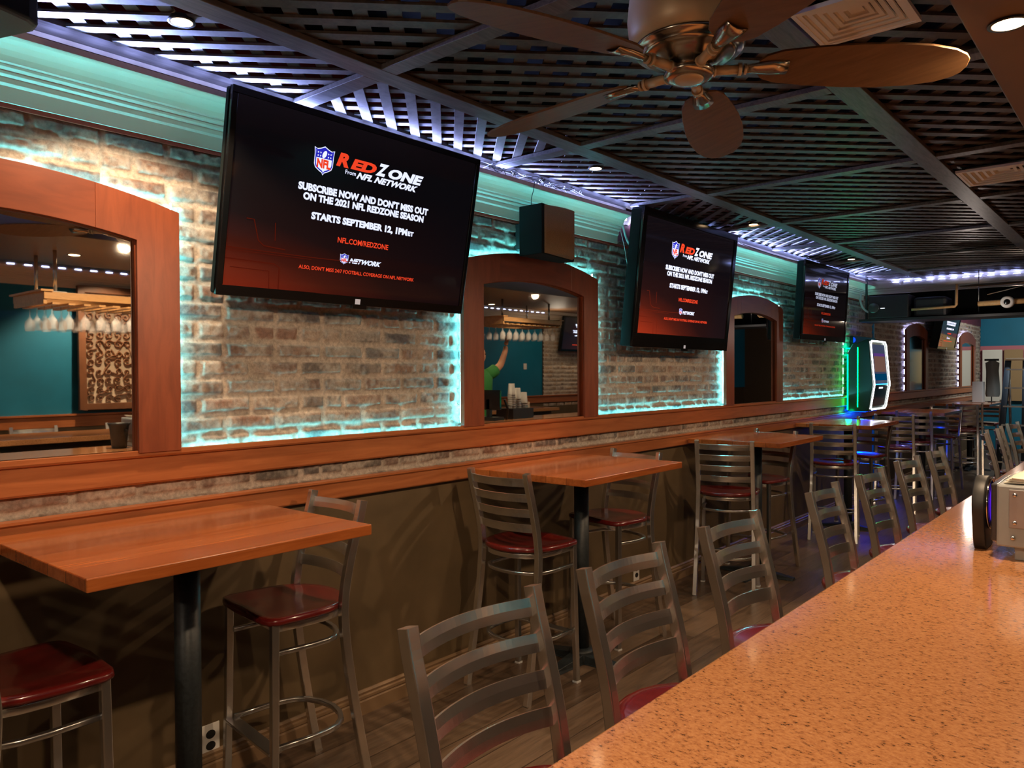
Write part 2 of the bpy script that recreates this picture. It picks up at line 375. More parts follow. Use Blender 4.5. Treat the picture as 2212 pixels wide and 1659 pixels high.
# floor and ceiling
b = MB(); b.box(-0.2, 5.4, -3.0, 18.0, FZ-0.05, FZ); struct('floor', b, M['floor'])
b = MB(); b.box(-0.2, 5.4, -3.0, 18.0, 2.80, 2.85); struct('ceiling', b, M['void'])

# lattice ceiling: two crossing diagonal layers of slats per field
def clip_diag(x0, x1, y0, y1, c, s):
    """line x*s' + y = c clipped to rectangle; s=+1: y = x + c ; s=-1: y = -x + c"""
    pts = []
    for x in (x0, x1):
        y = s*x + c
        if y0 <= y <= y1: pts.append((x, y))
    for y in (y0, y1):
        x = (y-c)*s
        if x0 < x < x1: pts.append((x, y))
    return pts if len(pts) >= 2 else None
def lattice(name, x0, x1, y0, y1, per=0.100, wd=0.042, offs=0.0, flip=False):
    b = MB(); hw = wd/2*0.7071
    for s, z in (((1, 2.505), (-1, 2.514)) if not flip else ((-1, 2.505), (1, 2.514))):
        c = (y0 - x1 if s == 1 else y0 + x0) - 0.2 + offs
        cmax = (y1 - x0 if s == 1 else y1 + x1)
        while c < cmax:
            p = clip_diag(x0, x1, y0, y1, c, s)
            if p and abs(p[0][0]-p[1][0]) > 0.01:
                a, e = Vector((*p[0], z)), Vector((*p[1], z)); d = (e-a).normalized(); sd = Vector((-d.y, d.x, 0))
                zz = random.uniform(-0.001, 0.001)
                b.obox((a+e)/2 + Vector((0, 0, 0.004+zz)), (e-a)/2, sd*wd/2, (0, 0, 0.004))
            c += per*1.4142*random.uniform(0.98, 1.02)
    return struct(name, b, M['lattice'])
YB = [-0.9, 0.50, 1.65, 2.745, 3.93, 5.0, 6.05, 7.15, 8.2, 8.93]
for i in range(9): lattice('ceiling_lattice_wall_side', 0.16, 0.60, YB[i], YB[i+1], per=0.090, wd=0.037, flip=(i in (2, 4, 5, 6, 7)))
lattice('ceiling_lattice_middle', 0.60, 1.70, -0.9, 8.93, offs=0.03, per=0.095)
lattice('ceiling_lattice_bar_side', 1.70, 2.25, -0.9, 8.93, offs=0.05)
lattice('ceiling_lattice_far_side', 3.46, 4.85, -0.9, 11.5, per=0.11)
def board(name, x0, x1, y0, y1, z=2.497):
    b = MB(); b.box(x0, x1, y0, y1, z-0.012, z+0.006); return struct(name, b, M['beam'], 0.002)
board('trim_9', 0.56, 0.645, -0.9, 8.92)
board('trim_10', 1.665, 1.755, -0.9, 8.92)
for i, y in enumerate((0.50, 1.65, 2.745, 3.93, 5.0, 6.05, 7.15, 8.2)):
    board('trim_%d' % (11+3*i), 0.165, 0.56, y-0.035, y+0.035); board('trim_%d' % (12+3*i), 0.645, 1.665, y-0.032, y+0.032)
    board('trim_%d' % (13+3*i), 1.755, 2.2, y-0.032, y+0.032)
# soffit above the bar
b = MB(); b.box(2.197, 3.45, -1.5, 8.9, 2.30, 2.78); struct('ceiling_soffit', b, M['soffit'], 0.004)
# far cross beam closing the lattice ceiling, with cream moulding
b = MB(); b.box(0.0, 2.197, 8.93, 9.05, 2.515, 2.60); struct('trim_40', b, M['beam'])
b = MB()
b.prism([(8.99, 2.36), (9.10, 2.36), (9.10, 2.515), (8.95, 2.515), (8.95, 2.50), (8.965, 2.49), (8.975, 2.42), (8.985, 2.41), (8.985, 2.395), (8.99, 2.39)], 0.0, 2.3, lambda a, c, d: (d, a, c))
struct('trim_41', b, M['crown'])
# beyond the beam: dropped grey ceiling, end walls
b = MB(); b.box(0.0, 5.0, 9.12, 17.6, 2.60, 2.64); struct('ceiling_far', b, mat('grey_green_ceiling', (0.16, 0.19, 0.18), 0.7))
b = MB(); b.box(0.0, 2.4, 16.1, 16.3, 0.0, 2.8); b.box(4.97, 5.0, 14.6, 17.2, 1.18, 2.6); struct('wall_end', b, M['teal'])
b = MB(); b.box(2.4, 5.4, 17.2, 17.4, 0.0, 2.8); struct('wall_end_dark', b, M['dark_board'])
b = MB(); b.box(0.0, 0.9, 16.08, 16.1, 1.0, 1.97); struct('wall_end_lower', b, M['pink'])
# opposite side of the room (seen in the mirrors)
b = MB(); b.box(5.0, 5.2, -3.0, 9.62, 0, 2.9); struct('wall_right', b, M['teal'])
brick_wall('wall_right_brick', np.arange(9.60, 13.5, 0.02), np.arange(1.0, 2.5, 0.012), True, 4.985, 1)
b = MB(); b.box(4.995, 5.2, 9.6, 17.4, 0, 2.9); struct('wall_right_core', b, M['dark_board'])
RAILF = [(-0.01, 1.06), (0.035, 1.06), (0.035, 1.15), (0.05, 1.16), (0.05, 1.175), (-0.01, 1.175)]
profile_run('trim_42', RAILF, -2.9, 13.5, M['rail'], flip=5.0)
profile_run('trim_43', CROWN, -2.9, 13.5, M['crown'], flip=5.0)
b = MB(); b.box(4.98, 4.999, -2.9, 13.5, FZ, 1.06); struct('wall_right_lower', b, M['olive'])
b = MB(); b.box(-0.2, 5.4, -3.1, -3.0, 0, 2.9); struct('wall_back', b, M['soffit'])
# ---------------------------------------------------------------- LED strips
def led_run(name, p0, p1, width_dir, m, lbl, parent=None, step=0.10, ln=0.055, w=0.006, cat='led strip'):
    """tape of separate little LED windows from p0 to p1; faces are flat quads whose width lies along width_dir"""
    b = MB(); p0, p1 = Vector(p0), Vector(p1); d = (p1-p0); Ltot = d.length; d.normalize(); wd = Vector(width_dir).normalized()*w/2
    n = max(1, int(Ltot/step)); nrm = d.cross(wd).normalized()*0.0008
    b.obox((p0+p1)/2 - nrm*0.5, d*Ltot/2, wd*1.5, nrm*0.4, 1)
    for i in range(n):
        c = p0 + d*(Ltot*(i+.5)/n)
        b.obox(c + nrm, d*ln/2, wd, nrm*0.5, 0)
    o = obj(name, b, [m, M['white']], parent)
    if parent is None: tag(o, lbl, cat)
    return o
# under the crown ledge, facing the wall
def wash(name, p0, p1, width_dir, m, lbl, parent=None, w=0.005):
    return led_run(name, p0, p1, width_dir, m, lbl, parent, step=0.2, ln=0.2, w=w)
M['cyan_cove'] = emis('cyan_cove_led', (0.22, 0.88, 0.88), 17); M['cyan_rail'] = emis('cyan_rail_led', CYAN, 52); M['cyan_frame'] = emis('cyan_frame_led', CYAN, 75)
wash('led_strip', (0.1335, 0.6, 2.4495), (0.1335, 3.98, 2.4495), (0, 0, -1), M['cyan_cove'], 'cyan led strip tucked under the left cornice ledge before its gap')
wash('led_strip', (0.1335, 4.96, 2.4495), (0.1335, 8.96, 2.4495), (0, 0, -1), M['cyan_cove'], 'cyan led strip tucked under the cornice ledge beyond its gap')
# on top of the ledge, facing up: lights the lattice
for y0, y1, lb in ((0.6, 3.98, 'blue white led tape on top of the nearer cornice ledge'), (4.96, 8.9, 'blue white led tape on top of the farther cornice ledge')):
    b = MB(); n_ = int((y1-y0)/.105); b.box(.1275, .1435, y0, y1, 2.4655, 2.46615, 1)
    for i in range(n_):
        y = y0+.105*(i+.5); b.add([(0.128, y-.03, 2.4665), (0.143, y-.03, 2.4662), (0.143, y+.03, 2.4662), (0.128, y+.03, 2.4665)], [(0, 1, 2, 3)])
    tag(obj('led_strip', b, [M['blue_led'], M['white']]), lb, 'led strip')
    a_ = lamp('ledge_led_light', 'AREA', (.146, (y0+y1)/2, 2.469), (.146+1, (y0+y1)/2, 2.469+.42), 10*(y1-y0), BLUE, y1-y0, size_y=.004); a_.data.spread = math.radians(58)
led_run('led_strip', (0.30, 8.925, 2.470), (2.15, 8.925, 2.470), (0, 1, 0), emis('beam_led', BLUE, 120), 'blue white led tape along the far cross beam', step=0.105)
led_run('led_strip', (4.853, -1.5, 2.452), (4.853, 9.5, 2.452), (0, 0, -1), emis('far_led', (0.5, 0.55, 1.0), 14), 'blue white led tape on the cornice above the teal wall', step=0.13, w=0.008)
# rail wash
for y0, y1, t in ((1.27, 2.60, 'first and second'), (3.74, 5.40, 'second and third'), (6.57, 8.27, 'third mirror and the jukebox')):
    wash('led_strip', (0.020, y0, 1.2725), (0.020, y1, 1.2725), (-1, 0, 0), M['cyan_rail'], 'cyan led strip on the wood rail between the %s%s' % (t, '' if 'jukebox' in t else ' mirrors'), w=0.006)

# ---------------------------------------------------------------- arched wall mirrors
def arch_pts(y0, y1, zc, za, n=24):
    """points of an arch from (y1,zc) over apex za to (y0,zc) (circular arc)"""
    h = za-zc; hw = (y1-y0)/2; R = (hw*hw+h*h)/(2*h); yc = (y0+y1)/2; z0 = za-R; a = math.asin(hw/R)
    return [(yc+R*math.sin(t), z0+R*math.cos(t)) for t in [a-2*a*i/n for i in range(n+1)]]
def arched_mirror(name, lbl, y0, width=1.116, post=0.139, zb=1.27, zc=2.055, za=2.13, zic=1.948, zia=1.992, led='cyan', glass=None, sides=(True, True), grp=None):
    t = thing(name, lbl, 'mirror', (0, y0+width/2, 0), 0, grp); W = width/2
    out = arch_pts(-W, W, zc, za); inn = arch_pts(-W+post, W-post, zic, zia)
    mp = lambda a, c, d: (d, a, c); cut = W*0.53
    up = [p for p in out if p[0] > cut]; upi = [p for p in inn if p[0] > cut]
    lerp = lambda P: (cut, np.interp(cut, [q[0] for q in P[::-1]], [q[1] for q in P[::-1]]))
    oc, ic = lerp(out), lerp(inn)
    right = [(W, zb)] + up + [oc, ic] + upi[::-1] + [(W-post, zb)]
    for sgn in (1, -1):
        b = MB(); P = [(sgn*y, z) for y, z in right]; b.prism(P, 0.030, 0.056, mp)
        obj('frame_post', b, M['frame'], t, 0.0015)
    mid = [p for p in out if abs(p[0]) < cut]; midi = [p for p in inn if abs(p[0]) < cut]
    b = MB(); b.prism([oc] + mid + [(-oc[0], oc[1]), (-ic[0], ic[1])] + midi[::-1] + [ic], 0.030, 0.056, mp); obj('frame_header', b, M['header'], t, 0.0015)
    b = MB(); P = [(W-post+.01, zb)] + [(p[0]*1.02, p[1]+.008) for p in inn] + [(-W+post-.01, zb)]
    b.prism(P, 0.024, 0.031, mp); obj('mirror_glass', b, glass or M['mirror'], t)
    # thin inner lip
    b = MB(); pth = [(0.036, W-post+0.004, zb)] + [(0.036, p[0], p[1]+0.003) for p in inn] + [(0.036, -W+post-0.004, zb)]
    b.sweep(pth, rrect(0.010, 0.016, 0.003), (1, 0, 0)); obj('inner_moulding', b, M['frame'], t)
    if led:
        lm = {'cyan': M['cyan_frame'], 'violet': M['violet_led']}[led]; b = MB(); e = -0.014; R = []
        for s, use in ((1, sides[0]), (-1, sides[1])):
            if use:
                z = zb+0.02
                while z < zc-0.03: R.append(((0.022, s*(W+e), z), (0.022, s*(W+e), z+(0.1 if led == 'cyan' else 0.06)), (0, s, 0))); z += 0.1
        for a_, c_ in zip(out[:-1], out[1:]): R.append(((0.022, a_[0], a_[1]+e), (0.022, c_[0], c_[1]+e), None))
        for p, q, nn in R:
            p, q = Vector(p), Vector(q); d = q-p
            nrm = Vector(nn) if nn else Vector((1, 0, 0)).cross(d).normalized()
            if nn is None and nrm.z < 0: nrm = -nrm
            b.obox((p+q)/2 + nrm*0.0006, d/2, (0.0045, 0, 0), nrm*0.0004)
        obj('led_strip', b, lm, t)
    return t
arched_mirror('arched_mirror', 'large arched mirror at the left edge, scroll panel and ice bucket in its reflection', 0.134, sides=(True, False))
arched_mirror('arched_mirror', 'arched mirror under the wall speaker, reflecting a person reaching up to a glass rack', 2.607)
arched_mirror('arched_mirror', 'dark arched mirror between the second and third wall televisions', 5.425)
arched_mirror('arched_mirror', 'narrow arched mirror with violet led edge beyond the jukebox', 10.68, led='violet', sides=(False, True), width=1.15, za=2.15, glass=mat('dim_mirror', (0.30, 0.27, 0.25), 0.12, 1.0))
arched_mirror('arched_mirror', 'farthest arched mirror, holding a bright white reflection', 14.02, led='violet', sides=(False, True), width=1.3, za=2.17)
# dark panel behind the jukebox
b = MB(); b.box(0.018, 0.05, 8.50, 9.32, 1.27, 1.90); o = obj('framed_panel', b, M['gloss_black'], bevel=0.003); tag(o, 'dark rectangular panel on the wall behind the jukebox', 'panel')

# ---------------------------------------------------------------- televisions
def text_mesh(items):
    """items: (string, u0,u1,v0,v1, shear, bold) -> MB of flat glyphs, x=u, y=v"""
    out = MB()
    for s, u0, u1, v0, v1, sh, bold in items:
        c = bpy.data.curves.new('t', 'FONT'); c.body = s; c.offset = bold; c.resolution_u = 3; c.fill_mode = 'FRONT'
        o = bpy.data.objects.new('t', c); COL.objects.link(o)
        dg = bpy.context.evaluated_depsgraph_get(); dg.update()
        me = bpy.data.meshes.new_from_object(o.evaluated_get(dg)); v = np.empty(len(me.vertices)*3); me.vertices.foreach_get('co', v); v = v.reshape(-1, 3)
        x0, x1 = v[:, 0].min(), v[:, 0].max(); y1 = v[:, 1].max(); y0 = 0 if s.isupper() or True else v[:, 1].min()
        y0 = max(0.0, y0)
        vs = [(u0+(p[0]-x0)/(x1-x0)*(u1-u0-sh) + sh*(p[1]-y0)/(y1-y0), v0+(p[1]-y0)/(y1-y0)*(v1-v0), 0) for p in v]
        out.add(vs, [tuple(p.vertices) for p in me.polygons])
        bpy.data.objects.remove(o); bpy.data.meshes.remove(me); bpy.data.curves.remove(c)
    return out
def poly_item(P): b = MB(); b.add([(x, y, 0) for x, y in P], [tuple(range(len(P)))]); return b
WHITE_T = [("From", .398, .441, .724, .748, 0, .01), ("NFL NETWORK", .444, .722, .713, .750, .012, .05),
           ("SUBSCRIBE NOW AND DON'T MISS OUT", .226, .782, .583, .625, 0, .055), ("ON THE 2021 NFL REDZONE SEASON", .247, .764, .531, .571, 0, .055),
           ("STARTS SEPTEMBER 12, 1PM", .284, .693, .428, .468, 0, .055), ("ET", .696, .724, .428, .456, 0, .055),
           ("Z", .523, .578, .763, .835, .014, .055), ("ONE", .572, .742, .763, .821, .014, .055), ("NETWORK", .450, .592, .203, .232, .008, .05)]
RED_T = [("R", .360, .424, .763, .838, .014, .055), ("ED", .418, .532, .763, .822, .014, .055),
         ("NFL.COM/REDZONE", .395, .613, .316, .348, 0, .025), ("ALSO, DON'T MISS 24/7 FOOTBALL COVERAGE ON NFL NETWORK", .255, .750, .135, .157, 0, .02)]
def shield(cx, cy, w, h, k=1.0):
    P = [(-.5, .42), (-.36, .38), (-.2, .42), (0, .5), (.2, .42), (.36, .38), (.5, .42), (.47, .2), (.46, -.15), (.40, -.27), (.2, -.37), (.06, -.42), (0, -.5), (-.06, -.42), (-.2, -.37), (-.40, -.27), (-.46, -.15), (-.47, .2)]
    return [(cx+x*w*k, cy+y*h*k) for x, y in P]
def star(cx, cy, r, asp):
    return [(cx+r*(1 if i % 2 == 0 else .42)*math.cos(PI/2+i*PI/5), cy+asp*r*(1 if i % 2 == 0 else .42)*math.sin(PI/2+i*PI/5)) for i in range(10)]
def merge(dst, src, Wd, Hd, x):
    dst.add([(x, (u-.5)*Wd, (v-.5)*Hd) for u, v, _ in src.v], src.f)
def graphics(Wd, Hd):
    x = 0.0008; out = []; asp = Wd/Hd
    for lst, mk in ((WHITE_T, 0), (RED_T, 1)):
        for it in lst:
            b = MB(); merge(b, text_mesh([it]), Wd, Hd, x); out.append(('text_line', b, mk))
    for cx, cy, w, h in ((.311, .765, .078, .165), (.429, .222, .036, .066)):
        b = MB()
        def put(src, mi, xx):
            b.add([(xx, (u-.5)*Wd, (v-.5)*Hd) for u, v, _ in src.v], src.f, mi)
        put(poly_item(shield(cx, cy, w, h)), 0, x); put(poly_item(shield(cx, cy, w, h, .93)), 2, x+.0003); put(poly_item(shield(cx, cy, w, h, .82)), 0, x+.0006)
        top = [(cx-.40*w, cy+.345*h), (cx-.2*w, cy+.34*h), (cx, cy+.41*h), (cx+.2*w, cy+.34*h), (cx+.40*w, cy+.345*h), (cx+.385*w, cy+.08*h), (cx-.385*w, cy+.08*h)]
        put(poly_item(top), 2, x+.0009)
        el = [(cx+.10*w*math.cos(a)+.05*w*math.sin(a), cy+.15*h*math.sin(a)*.9+.22*h) for a in [i*PI/8 for i in range(16)]]
        put(poly_item(el), 0, x+.0012)
        for sx in (-.31, -.19, .19, .31):
            for sy in (.15, .26): put(poly_item(star(cx+sx*w, cy+sy*h, .045*w, asp)), 0, x+.0012)
        put(text_mesh([("NFL", cx-.34*w, cx+.34*w, cy-.24*h, cy+.05*h, 0, .055)]), 1, x+.0012)
        out.append(('shield_emblem', b, -1))
    return out
def screen_mat(name, k, dim=1.0):
    m = mat(name, (0.004, 0.004, 0.005), 0.06, spec=0.6); v = coords(m); sep = N(m, 'ShaderNodeSeparateXYZ'); L(m, v, sep.inputs[0])
    g = N(m, 'ShaderNodeMapRange'); L(m, sep.outputs[2], g.inputs[0]); g.inputs[1].default_value = 0.12; g.inputs[2].default_value = -0.32
    g2 = N(m, 'ShaderNodeMapRange'); L(m, sep.outputs[1], g2.inputs[0]); g2.inputs[1].default_value = 0.55; g2.inputs[2].default_value = -0.55; g2.inputs[3].default_value = 0.15
    mu = N(m, 'ShaderNodeMath', operation='MULTIPLY'); L(m, g.outputs[0], mu.inputs[0]); L(m, g2.outputs[0], mu.inputs[1])
    r = ramp(m, mu.outputs[0], [(0.0, (0.003, 0.002, 0.003)), (0.40, (0.012, 0.003, 0.003)), (0.62, (0.05, 0.006, 0.003)), (1.0, (0.22, 0.018, 0.005))])
    L(m, r.outputs[0], pnode(m).inputs['Emission Color']); pnode(m).inputs['Emission Strength'].default_value = k
    return m
def television(name, lbl, cy, x_top, z_top, x_bot, z_bot, width, depth, k=1.0, kt=1.0, bz=0.022, chin=0.035, dot=False):
    dz, dx = z_top-z_bot, x_top-x_bot; H = math.hypot(dz, dx); tau = math.atan2(dx, dz)
    t = thing(name, lbl, 'television', ((x_top+x_bot)/2, cy, (z_top+z_bot)/2)); t.rotation_euler = (0, tau, 0)
    W2, H2 = width/2, H/2
    b = MB(); b.box(-depth, -0.004, -W2+.003, W2-.003, -H2+.003, H2-.003); obj('casing', b, M['cab'], t, 0.008)
    b = MB()
    b.box(-.012, .006, -W2, W2, H2-bz, H2); b.box(-.012, .006, -W2, W2, -H2, -H2+chin)
    b.box(-.012, .006, -W2, -W2+bz, -H2+chin, H2-bz); b.box(-.012, .006, W2-bz, W2, -H2+chin, H2-bz)
    obj('bezel', b, M['gloss_black'], t, 0.003)
    Wd, Hd = width-2*bz, H-bz-chin; zc = (chin-bz)/2
    b = MB(); b.box(-.006, 0, -Wd/2, Wd/2, -Hd/2+zc, Hd/2+zc); sc = obj('screen', b, screen_mat('screen_'+name, k), t)
    ems = [emis('white_glow', (0.72, 0.76, 1.0), kt), emis('red_glow', (0.9, 0.06, 0.02), .8*kt), emis('blue_glow', (0.02, 0.02, 0.5), .8*kt)]
    for nm, mb, mk in graphics(Wd, Hd):
        mb.v = [(x, y, z+zc) for x, y, z in mb.v]; obj(nm, mb, ems if mk < 0 else ems[mk], sc)
    # large numeral outline in the picture's lower left corner
    b = MB(); zz = -Hd/2+zc
    for P, wd in (([(.06, .37), (.085, .37), (.105, .26), (.125, .235), (.20, .228)], .0035), ([(.158, .37), (.162, .27)], .003), ([(.0, .205), (.30, .205), (.50, .212)], .003), ([(.0, .192), (.30, .193)], .002),
                  ([(.0, .145), (.165, .142), (.185, .125), (.188, .0)], .004), ([(.02, .10), (.150, .098), (.155, .0)], .003)):
        b.sweep([(.0012, (u-.5)*Wd, zz+v*Hd) for u, v in P], [(-wd/2, -.0002), (wd/2, -.0002), (wd/2, .0002), (-wd/2, .0002)], (1, 0, 0), sm=False)
    obj('picture_outlines', b, emis('dim_red_glow', (0.10, 0.010, 0.004), 0.9*k), sc)
    b = MB(); b.box(-.004, .009, -.025, .045, -H2-.012, -H2+.006); obj('sensor_bar', b, M['gloss_black'], t, 0.002)
    b = MB(); b.box(.0065, .0075, -.012, .012, -H2-.002+.008, -H2+.026); obj('logo_plate', b, mat('small_logo_grey', (.5, .5, .52), .4, emit=(.6, .6, .7), es=.25), t)
    b = MB(); b.box(-depth-.05, -depth, -.12, .12, -.12, .12); obj('wall_bracket', b, M['black'], t)
    return t
television('wall_television', 'large wall television nearest the camera, tilted down, showing the football advert', 1.905, .27, 2.449, .150, 1.785, 1.167, .045, .7, 1.0)
television('wall_television', 'deep cased wall television beside the broken cornice, right of the wall speaker', 4.505, .27, 2.475, .185, 1.670, 1.265, .085, 1.3, 1.25, bz=.045, chin=.085)
television('wall_television', 'dim wall television just left of the jukebox', 7.215, .215, 2.478, .175, 1.800, 1.185, .07, .5, .42, bz=.03, chin=.05)
television('wall_television', 'wall television seen nearly edge on beyond the jukebox', 12.30, .30, 2.45, .18, 1.83, 1.12, .10, 1.2, 1.3)
tv = television('wall_television', 'television on the brick part of the opposite wall, seen in the second mirror', 10.45, .27, 2.42, .17, 1.87, 1.15, .06, 1.6, 1.6)
tv.location.x = 4.80; tv.rotation_euler = (0, -math.atan2(.1, .55), 0); tv.rotation_euler = (Matrix.Rotation(PI, 3, 'Z') @ Matrix.Rotation(math.atan2(.1, .55), 3, 'Y')).to_euler()
# ---------------------------------------------------------------- stools
def stool_path(y):
    pts = [(-.192, .982), (-.180, .93), (-.160, .86), (-.137, .77), (-.122, .69), (-.116, .62), (-.122, .52), (-.140, .38), (-.170, .2), (-.207, .0)]
    return [(x, y + (math.copysign(0.012, y)*(1-z/.7) if z < .7 else 0), z) for x, z in pts]
def back_x(z):
    P = [(.69, -.122), (.77, -.137), (.86, -.160), (.93, -.180), (.982, -.192)]
    return float(np.interp(z, [p[0] for p in P], [p[1] for p in P]))
def smooth_path(P, n=4):
    """Catmull-Rom"""
    P = [Vector(p) for p in P]; o = []
    for i in range(len(P)-1):
        a, b, c, d = P[max(i-1, 0)], P[i], P[i+1], P[min(i+2, len(P)-1)]
        for k in range(n):
            t = k/n; o.append(0.5*((2*b)+(c-a)*t+(2*a-5*b+4*c-d)*t*t+(3*b-a-3*c+d)*t**3))
    o.append(P[-1]); return o
def make_stool(lbl, loc, rz, group):
    t = thing('bar_stool', lbl, 'bar stool', loc, rz, group); hy = .168
    for s in (1, -1):
        b = MB(); b.sweep(smooth_path(stool_path(s*hy)), rrect(.027, .028, .003), (1, 0, 0), sm=False); obj('back_post', b, M['steel'], t)
        b = MB(); b.sweep([(.128, s*.170, .632), (.133, s*.174, .3), (.140, s*.178, .004)], rrect(.024, .024, .003), (1, 0, 0), sm=False); l = obj('front_leg', b, M['steel_dark'], t)
        b = MB(); b.box(.126, .154, s*.178-.014, s*.178+.014, 0, .008); obj('foot_cap', b, M['foot'], l)
    for z in (.960, .892, .824, .756):
        b = MB(); n = 22; pts = []
        for i in range(n+1):
            y = -(hy-.012)+2*(hy-.012)*i/n; k = 1-(y/(hy-.012))**2
            pts.append((back_x(z)-.032*k, y, z-.018))
        tl = (back_x(z)-back_x(z-.036))/.036
        b.sweep(pts, [(-.003, -.018), (.003, -.018), (.004, 0), (.003, .018), (-.003, .018), (-.002, 0)], (tl, 0, 1), sm=False); obj('slat', b, M['steel'], t)
    # seat
    out = []
    for y, x in ((-.155, .160), (.155, .160)): pass
    out += [(.160, -.150), (.150, -.178), (.125, -.192), (.05, -.194), (-.02, -.188)]
    for i in range(1, 12):
        a = -PI/2 - PI*i/12
        out.append((-.02+.168*math.cos(a), .188*math.sin(a)))
    out += [(-.02, .188), (.05, .194), (.125, .192), (.150, .178), (.160, .150)]
    out += [(.165, .07), (.166, 0), (.165, -.07)]
    b = MB(); n = len(out); cx = 0.0; vs = []; lv = []
    for sc, z in ((.90, .628), (.985, .630), (1.0, .638), (.99, .648), (.96, .652), (.85, .650), (.65, .643), (.4, .640), (.15, .642)):
        for x, y in out:
            X, Y = cx+(x-cx)*sc, y*sc
            zz = z + (0.006*max(0, (X-.05)/.11)*max(0, 1-abs(Y)/.1) if sc < .97 and z > .63 else 0)
            lv.append((X, Y, zz))
    fs = []
    for j in range(8):
        for i in range(n): fs.append((j*n+i, j*n+(i+1) % n, (j+1)*n+(i+1) % n, (j+1)*n+i))
    b.add(lv, fs, 0, True); b.add(lv[:n], [tuple(range(n-1, -1, -1))]); b.add(lv[-n:], [tuple(range(n))], 0, True)
    obj('seat', b, M['seat'], t)
    def ring(z, k, xf, rear=-.165):
        P = [(xf, -.160*k, z), (.0, -.164*k, z), (-.06, -.158*k, z)]
        for i in range(1, 8):
            a = -PI/2 - PI*i/8; P.append((-.06+(rear+.06)*-1*math.cos(a), .158*k*math.sin(a), z))
        P += [(-.06, .158*k, z), (.0, .164*k, z), (xf, .160*k, z)]; return P
    b = MB(); b.sweep(ring(.612, 1.0, .12), rrect(.006, .022, .002), (0, 0, 1)); b.sweep([(.12, -.16, .612), (.12, .16, .612)], rrect(.006, .022, .002), (0, 0, 1)); obj('seat_frame', b, M['steel'], t)
    b = MB(); b.sweep(ring(.535, 1.0, .12, -.15), rrect(.018, .016, .004), (0, 0, 1)); obj('upper_brace', b, M['steel_dark'], t)
    b = MB(); b.sweep(ring(.235, 1.0, .12, -.17), rrect(.018, .018, .004), (0, 0, 1)); obj('foot_ring', b, M['steel_dark'], t)
    b = MB(); b.box(.105, .150, -.168, .168, .222, .232); obj('footrest', b, M['steel_dark'], t, .002)
    return t
# (x, y, direction the sitter faces in degrees, label)
WALLST = [(.31, .700, 90, 'bar stool in the lower left corner, only its burgundy seat and front frame showing'),
  (.285, 1.497, -97, 'bar stool at the right end of the nearest high table'),
  (.322, 2.735, 88, 'bar stool at the left end of the second high table, ladder back toward the camera'),
  (.285, 3.505, -101, 'bar stool at the right end of the second high table, near the floor socket'),
  (.385, 4.725, 108, 'bar stool turned at the left end of the third high table'),
  (.30, 5.45, -104, 'bar stool behind the third high table, mostly hidden'),
  (.40, 6.80, 103, 'bar stool left of the fourth high table, green and blue glow on its seat'),
  (.40, 7.60, -108, 'bar stool at the right end of the fourth high table below the jukebox'),
  (.45, 8.55, 100, 'bar stool just left of the fifth high table'),
  (.44, 9.45, 95, 'bar stool pushed under the near end of the fifth high table'),
  (.50, 10.35, -98, 'bar stool at the far end of the fifth high table'),
  (.55, 11.45, 95, 'bar stool left of the farthest high table'),
  (.50, 12.05, 98, 'bar stool pushed under the farthest high table'),
  (.50, 13.35, -92, 'bar stool behind the farthest high table beside the ladder')]
ORD = ['nearest', 'second', 'third', 'fourth', 'fifth', 'sixth', 'seventh', 'eighth', 'ninth', 'farthest']
BARST = [1.045, 1.561, 2.14, 2.952, 3.547, 4.17, 4.783, 6.40, 6.95, 7.60]
first = None
for x, y, a, l in WALLST:
    if first is None: first = make_stool(l, (x, y, FZ), math.radians(a), 'bar stools around the high tables')
    else: dup(first, l, (x, y, FZ), math.radians(a))
rots = [0, 1, -1, 3, 0, -2, 1, 8, 4, -5]
for i, y in enumerate(BARST):
    dup(first, 'steel ladder back bar stool at the counter, %s from the camera' % ORD[i] if i else 'largest steel ladder back bar stool, in front at the counter', (1.768, y, FZ), math.radians(rots[i]), 'bar stools along the counter')
MIR = [(4.55, 1.55), (4.55, 2.35), (4.55, 3.1), (4.55, 6.9), (4.55, 7.7)]
for i, (x, y) in enumerate(MIR):
    dup(first, 'reflected opposite bar stool in the %s mirror, %s of its row' % ('first' if i < 3 else 'second', ['nearest', 'middle', 'farthest'][i % 3]), (x, y, FZ), PI, 'bar stools at the opposite counter')

